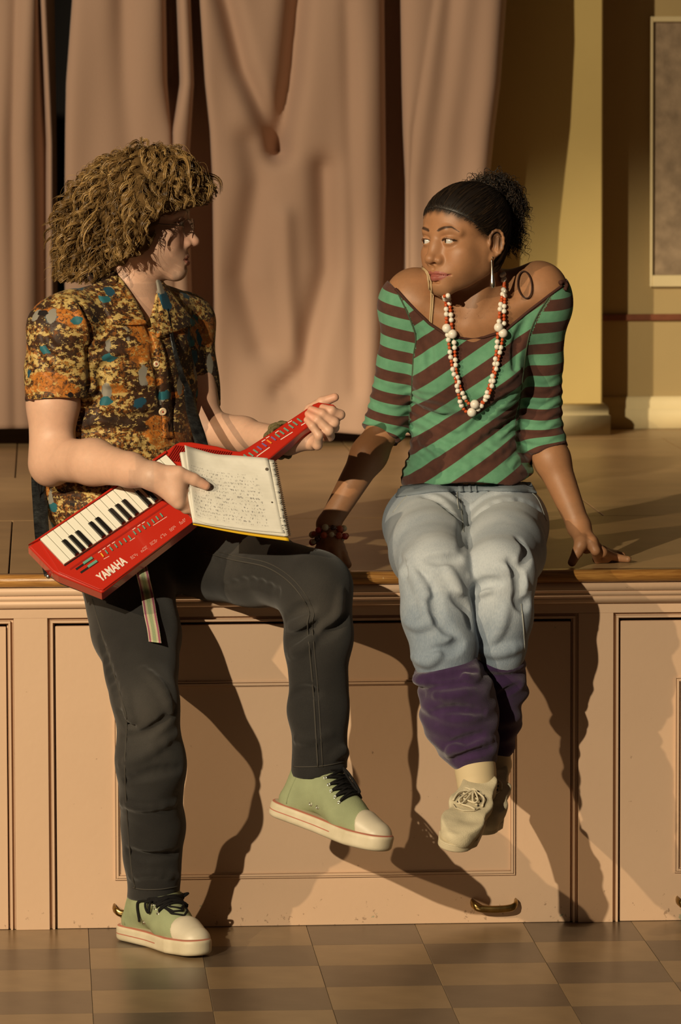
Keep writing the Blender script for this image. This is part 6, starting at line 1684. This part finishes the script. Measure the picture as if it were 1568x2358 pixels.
# two slide switches
for c in ((598, 1222), (640, 1252)):
    c = np.array(c, float); u = np.array([40.0, -27.0]); v = np.array([8.0, 9.0])
    plate('slide_knob', c5([c - u - v, c + u - v, c + u + v, c - u + v]), -0.0005, 0.0035, M_teal, 0.0006)
    c2 = c + np.array([-72.0, 52.0]); u2 = u * 0.9
    plate('slide_slot', c5([c2 - u2 - v * .8, c2 + u2 - v * .8, c2 + u2 + v * .8, c2 - u2 + v * .8]), -0.0005, 0.0001, M_blackp, 0)
# fine printed rules beside the buttons (too small to read)
def rule(a, b, wd, k5=True, nm='printed_mark', mt=None, w1=-0.0001):
    a, b = np.array(a, float), np.array(b, float); v = nrm(np.array([0.62, 0.78])) * wd
    plate(nm, (c5 if k5 else c6)([a - v, b - v, b + v, a + v]), -0.0006 if k5 else -0.0042, w1 if k5 else -0.0038, mt or M_print, 0)
for a, b in (((975, 1042), (1022, 1012)), ((1185, 902), (1310, 822)), ((740, 1205), (790, 1178))): rule(a, b, 2.0)
rg2 = np.random.default_rng(17)
for k in range(7):                                          # blocks of small print, as short broken lines
    base_ = np.array([985.0, 1195.0]) + np.array([88.0, -63.0]) * k
    for r in range(3):
        s0 = 0.0
        while s0 < 60:
            l_ = rg2.uniform(6, 16); p0 = base_ + nrm(np.array([0.62, 0.78])) * (r * 11 - 8) + np.array([0.83, -0.58]) * s0
            if rg2.random() < 0.75: rule(p0, p0 + np.array([0.83, -0.58]) * l_ * .8, 1.7)
            s0 += l_ + 4
for a, b in (((820, 552), (918, 482)), ((1000, 425), (1090, 368)), ((1155, 318), (1190, 296)), ((858, 440), (885, 424)), ((890, 415), (915, 400)), ((960, 375), (985, 358)), ((1055, 300), (1085, 282))): rule(a, b, 3.0, False)
for a in ((690, 1148), (730, 1120), (772, 1092), (815, 1065), (1000, 940), (1045, 910), (1085, 885)): rule(a, (a[0] + 26, a[1] - 18), 3.2)
# maker's lettering
ft = bpy.data.curves.new('lettering', 'FONT'); ft.body = 'YAMAHA'; ft.size = 1.0; ft.extrude = 0.012; ft.offset = 0.035; ft.space_character = 1.02
lo = bpy.data.objects.new('lettering', ft); COL.objects.link(lo); ft.materials.append(M_print)
bpy.context.view_layer.update()
dim = lo.dimensions.x
pA, pB = KW(KL(*c5([(722, 1408)])[0]), 0.0002), KW(KL(*c5([(962, 1232)])[0]), 0.0002)
pT = KW(KL(*c5([(668, 1352)])[0]), 0.0002)
xd = pB - pA; Lw_ = np.linalg.norm(xd); xd /= Lw_; yd = pT - pA; yd -= xd * (yd @ xd); Hh = np.linalg.norm(yd); yd /= Hh; zd = np.cross(xd, yd)
mw4 = Matrix.Identity(4)
for i in range(3): mw4[i][0], mw4[i][1], mw4[i][2], mw4[i][3] = xd[i] * Lw_ / dim, yd[i] * Hh / 0.72, zd[i] * 0.05, pA[i]
dg = bpy.context.evaluated_depsgraph_get()
me_ = bpy.data.meshes.new_from_object(lo.evaluated_get(dg)); me_.transform(mw4)
bpy.data.objects.remove(lo)
lt = link('lettering', me_); keep_parent(lt, kt)
# black under-shell, strap pin
plate('under_shell', c5([(200, 1235), (340, 1330), (690, 1462), (745, 1440), (1480, 880), (1480, 780), (300, 1190)]), -0.046, -0.033, M_blackp, 0.002)
pin = KT(111, 1327, -0.02)
V, T = ball(pin, (.0055, .0055, .0055), 14, 10); o_ = obj('strap_pin', V, T, M_metal, None, True, label='shiny strap pin'); keep_parent(o_, kt)
# strap: over the far shoulder, down the front to the top of the body; and hanging behind at the near hip
def ribbon(name, centre, widthv, wid, thick, material, parent, n=40, **props):
    c = smooth_path(centre, n); wv_ = smooth_path(widthv, n); wv_ /= np.linalg.norm(wv_, axis=1)[:, None]
    ww = np.interp(np.linspace(0, 1, n), np.linspace(0, 1, len(wid)), wid)
    G = c[:, None] + wv_[:, None] * (ww[:, None, None] * np.linspace(-0.5, 0.5, 5)[None, :, None])
    o = slab(name, G, thick, material, None, **props); keep_parent(o, parent); return o
cs = [onto(x, y, ms, .006) for x, y in ((378, 712), (388, 760), (398, 810), (412, 860), (428, 905))]
cs += [KT(444, 955, -0.040), KT(456, 995, -0.016), KT(466, 1030, -0.008)]
wdv = [rgt * 0.8 - upv * 0.2 + fwd * .3] * 5 + [rgt * .95 - upv * .25] * 3
ribbon('strap', cs, wdv, [0.008, 0.008, 0.010, 0.014, 0.020, 0.026, 0.029, 0.029], 0.0022, M_leather, kt, 60, label='creased black leather strap running up to the far shoulder')
cs2 = [KT(111, 1325, -0.03), P(98, 1240, -.12), P(92, 1160, -.04), P(88, 1100, .02), P(92, 1040, .08), P(120, 960, .16)]
ribbon('strap', cs2, [rgt * .95 + upv * .1] * 6, [0.016, 0.030, 0.030, 0.028, 0.026, 0.022], 0.0024, M_leather, kt, 50, label='black strap hanging behind the near hip')
tubes_ = [smooth_path([P(84, 1050, .0), P(78, 1075, -.02), P(86, 1110, -.02), P(92, 1150, -.03), P(90, 1200, -.06)], 40), smooth_path([P(88, 1085, .0), P(80, 1095, -.03), P(95, 1120, -.03), P(88, 1150, -.02)], 30)]
o_ = tubes('strap_cord', tubes_, [0.0018, 0.0018], M_blacklace, None, 6); keep_parent(o_, kt)

# striped webbing hanging below the keytar
M_web = mat('striped_webbing', (0.4, 0.42, 0.25), 0.8, 0.2, bump=0.3, bscale=600); t = NT(M_web)
a = t.attr('across').outputs['Fac']
c = t.ramp(t.math('ABSOLUTE', a), [(0.0, (0.30, 0.36, 0.20)), (0.27, (0.36, 0.40, 0.24)), (0.30, (0.52, 0.46, 0.30)), (0.56, (0.55, 0.50, 0.34)), (0.60, (0.33, 0.10, 0.15)), (0.86, (0.35, 0.12, 0.16)), (0.90, (0.55, 0.48, 0.34))], 'CONSTANT')
t.l(c, t.b.inputs['Base Color'])
cw = []
for x, y in ((319, 1272), (323, 1300), (330, 1330), (337, 1360), (342, 1388), (347, 1420), (353, 1450), (357, 1479)):
    yk = float(KT(x, y, -.050)[1]) if y < 1340 else 9.0
    yj = float(onto(np.array([x - 10., x, x + 10.]), np.array([y, y, y], float), mj)[:, 1].min()) - 0.012
    cw.append(P(x, y, min(yk, yj)))
cc = smooth_path(cw, 50); wvw = nrm(rgt * .97 - upv * 0.12 + fwd * .18)
lin = np.linspace(-0.5, 0.5, 13)
tw_ = 0.25 * np.sin(np.linspace(0, 5, 50))
G = cc[:, None] + (wvw[None, :] * np.cos(tw_)[:, None] + fwd[None, :] * np.sin(tw_)[:, None])[:, None] * (0.0265 * lin[None, :, None])
wb_ = slab('striped_webbing', G, 0.0016, M_web, None, label='green, cream and dark pink striped webbing end dangling over black jeans', category='belt')
setattr_f(wb_, 'across', np.tile(np.abs(np.tile(lin * 2, 50)), 2))

# ------------------------------------------------------------------ the notebook
nbk = thing('notebook', 'open notebook with handwritten pages and yellow back cover, held before the keytar', 'notebook', nb_o)
M_paper = mat('written_paper', (0.70, 0.68, 0.60), 0.8, 0.2); t = NT(M_paper)
uv = t.attr('page'); sep = t.n('ShaderNodeSeparateXYZ'); t.l(uv.outputs['Vector'], sep.inputs[0])
U_, V_ = sep.outputs[0], sep.outputs[1]
cmb = t.n('ShaderNodeCombineXYZ'); t.l(t.math('MULTIPLY', U_, 75.0), cmb.inputs[0]); t.l(t.math('MULTIPLY', V_, 22.0), cmb.inputs[1])
scr = t.noise(cmb.outputs[0], 1.0, 3, 0.7, 0.3)
ln_ = t.math('ABSOLUTE', t.math('SUBTRACT', t.math('FRACT', t.math('MULTIPLY', V_, 22.0)), 0.5))
wlen = t.noise(cmb.outputs[0], 0.16, 2)
ink = t.math('MULTIPLY', t.step(scr, 0.52, 0.60), t.step(ln_, 0.34, 0.22))
inside = t.math('MULTIPLY', t.math('MULTIPLY', t.step(V_, 0.76, 0.74), t.step(V_, 0.06, 0.08)), t.math('MULTIPLY', t.step(U_, 0.05, 0.07), t.step(U_, 0.88, 0.86)))
ink = t.math('MULTIPLY', t.math('MULTIPLY', ink, inside), t.step(wlen, 0.36, 0.42))
rule_ = t.math('MULTIPLY', t.step(ln_, 0.455, 0.475), 0.10)
pn = t.noise(uv.outputs['Vector'], 6, 4)
c = t.mix(t.math('MULTIPLY', ink, 0.78), t.ramp(pn, [(.3, (0.64, 0.61, 0.53)), (.7, (0.74, 0.71, 0.63))]), (0.16, 0.15, 0.15))
c = t.mix(rule_, c, (0.3, 0.36, 0.45)); t.l(c, t.b.inputs['Base Color'])
M_plain = mat('white_paper', (0.70, 0.67, 0.59), 0.8, 0.2); M_yel = mat('yellow_cover', (0.70, 0.43, 0.012), 0.4, 0.4)
def c7(l): return [(380 + a / 5.227, 1020 + b / 5.227) for a, b in l]
def page(name, top, bot, off, thick, material, curl, nv=22, **props):
    A, B = smooth_path(top, 30), smooth_path(bot, 30)
    w = np.linspace(0, 1, nv)[None, :, None]; G = A[:, None] * (1 - w) + B[:, None] * w
    uu = np.linspace(0, 1, 30)[:, None] + 0 * w[..., 0]; vv = 1 - w[..., 0] + 0 * uu
    hgt = off + curl(uu, vv)
    p = np.empty(G.shape[:2] + (3,))
    for i in range(G.shape[0]):
        for j in range(G.shape[1]): p[i, j] = NB(G[i, j, 0], G[i, j, 1], float(hgt[i, j]))
    o = slab(name, p, thick, material, None, **props); keep_parent(o, nbk)
    q = np.stack([uu, vv, 0 * uu], -1).reshape(-1, 3); setattr_f(o, 'page', np.vstack([q, q]), 'FLOAT_VECTOR')
    return o
bend = lambda u, v: 0.010 * np.exp(-((u + 0.02) / 0.16) ** 2) * (0.3 + v) - 0.006 * np.sin(u * 3.0) * v + 0.002 * np.sin(v * 5 + u * 2)
page('page', c7([(235, 28), (400, 78), (620, 135), (900, 155), (1235, 183)]), c7([(345, 905), (480, 965), (760, 1010), (1100, 1055), (1440, 1085)]), 0.002, 0.0009, M_paper, bend, label='top page covered in handwriting')
page('page_stack', c7([(180, 120), (400, 110), (620, 145), (900, 165), (1310, 215)]), c7([(335, 960), (480, 985), (760, 1035), (1100, 1085), (1480, 1130)]), -0.0035, 0.007, M_plain, lambda u, v: bend(u, v) * .9)
page('cover', c7([(190, 150), (400, 125), (620, 160), (900, 185), (1310, 240)]), c7([(338, 985), (620, 1042), (900, 1094), (1200, 1140), (1492, 1182)]), -0.0095, 0.0016, M_yel, lambda u, v: bend(u, v) * .9, label='yellow back cover')
# torn edge and wire at the bound side, punched holes
for px_, py_, r in ((1226, 316, .0036), (1287, 714, .0018)):
    c = c7([(px_, py_)])[0]; V, T = ball(NB(c[0], c[1], 0.0028 + float(bend(.93, .8)) * .5), 1.0, 14, 8)
    ctr_ = NB(c[0], c[1], 0.0028 + float(bend(.93, .8)) * .5); V = ctr_ + (V - ctr_) * r; V -= nb_n * ((V - ctr_) @ nb_n)[:, None] * 0.8
    o_ = obj('punched_hole', V, T, mat('hole_dark', (0.10, 0.08, 0.06), 0.9), None, True); keep_parent(o_, nbk)
ea, eb = np.array(c7([(1318, 225)])[0]), np.array(c7([(1492, 1120)])[0])
coil = []
nloop = 38
for k in range(nloop * 8):
    f = k / (nloop * 8.0); a_ = k * math.pi / 4; b = ea * (1 - f) + eb * f
    coil.append(NB(b[0] + 5.0 * math.cos(a_), b[1], 0.0 + 0.0046 * math.sin(a_)))
o_ = tubes('spiral_wire', [np.array(coil)], [0.0007], mat('wire', (0.35, 0.33, 0.3), 0.35, metal=1.0), None, 4); keep_parent(o_, nbk)
rgn = np.random.default_rng(23); V = []; T = []
for k in range(60):
    f = (k + .5) / 60; b = ea * (1 - f) + eb * f; d = (eb - ea) / 60 * 0.42
    j = rgn.uniform(-2, 3); h = rgn.uniform(0.002, 0.005)
    q = [NB(b[0] - 12 - d[0], b[1] - d[1], h), NB(b[0] - 12 + d[0], b[1] + d[1], h), NB(b[0] - 3 + j + d[0], b[1] + d[1], h + .001), NB(b[0] - 3 + j - d[0], b[1] - d[1], h + .001)]
    n = len(V); V += q + [x - nb_n * .0004 for x in q]; T += [[n, n + 1, n + 2, n + 3], [n + 7, n + 6, n + 5, n + 4]] + [[n + i, n + 4 + i, n + 4 + (i + 1) % 4, n + (i + 1) % 4] for i in range(4)]
o_ = obj('torn_edge', np.array(V), np.array(T), M_plain, None, False, kind='stuff'); keep_parent(o_, nbk)
bpy.context.view_layer.update()
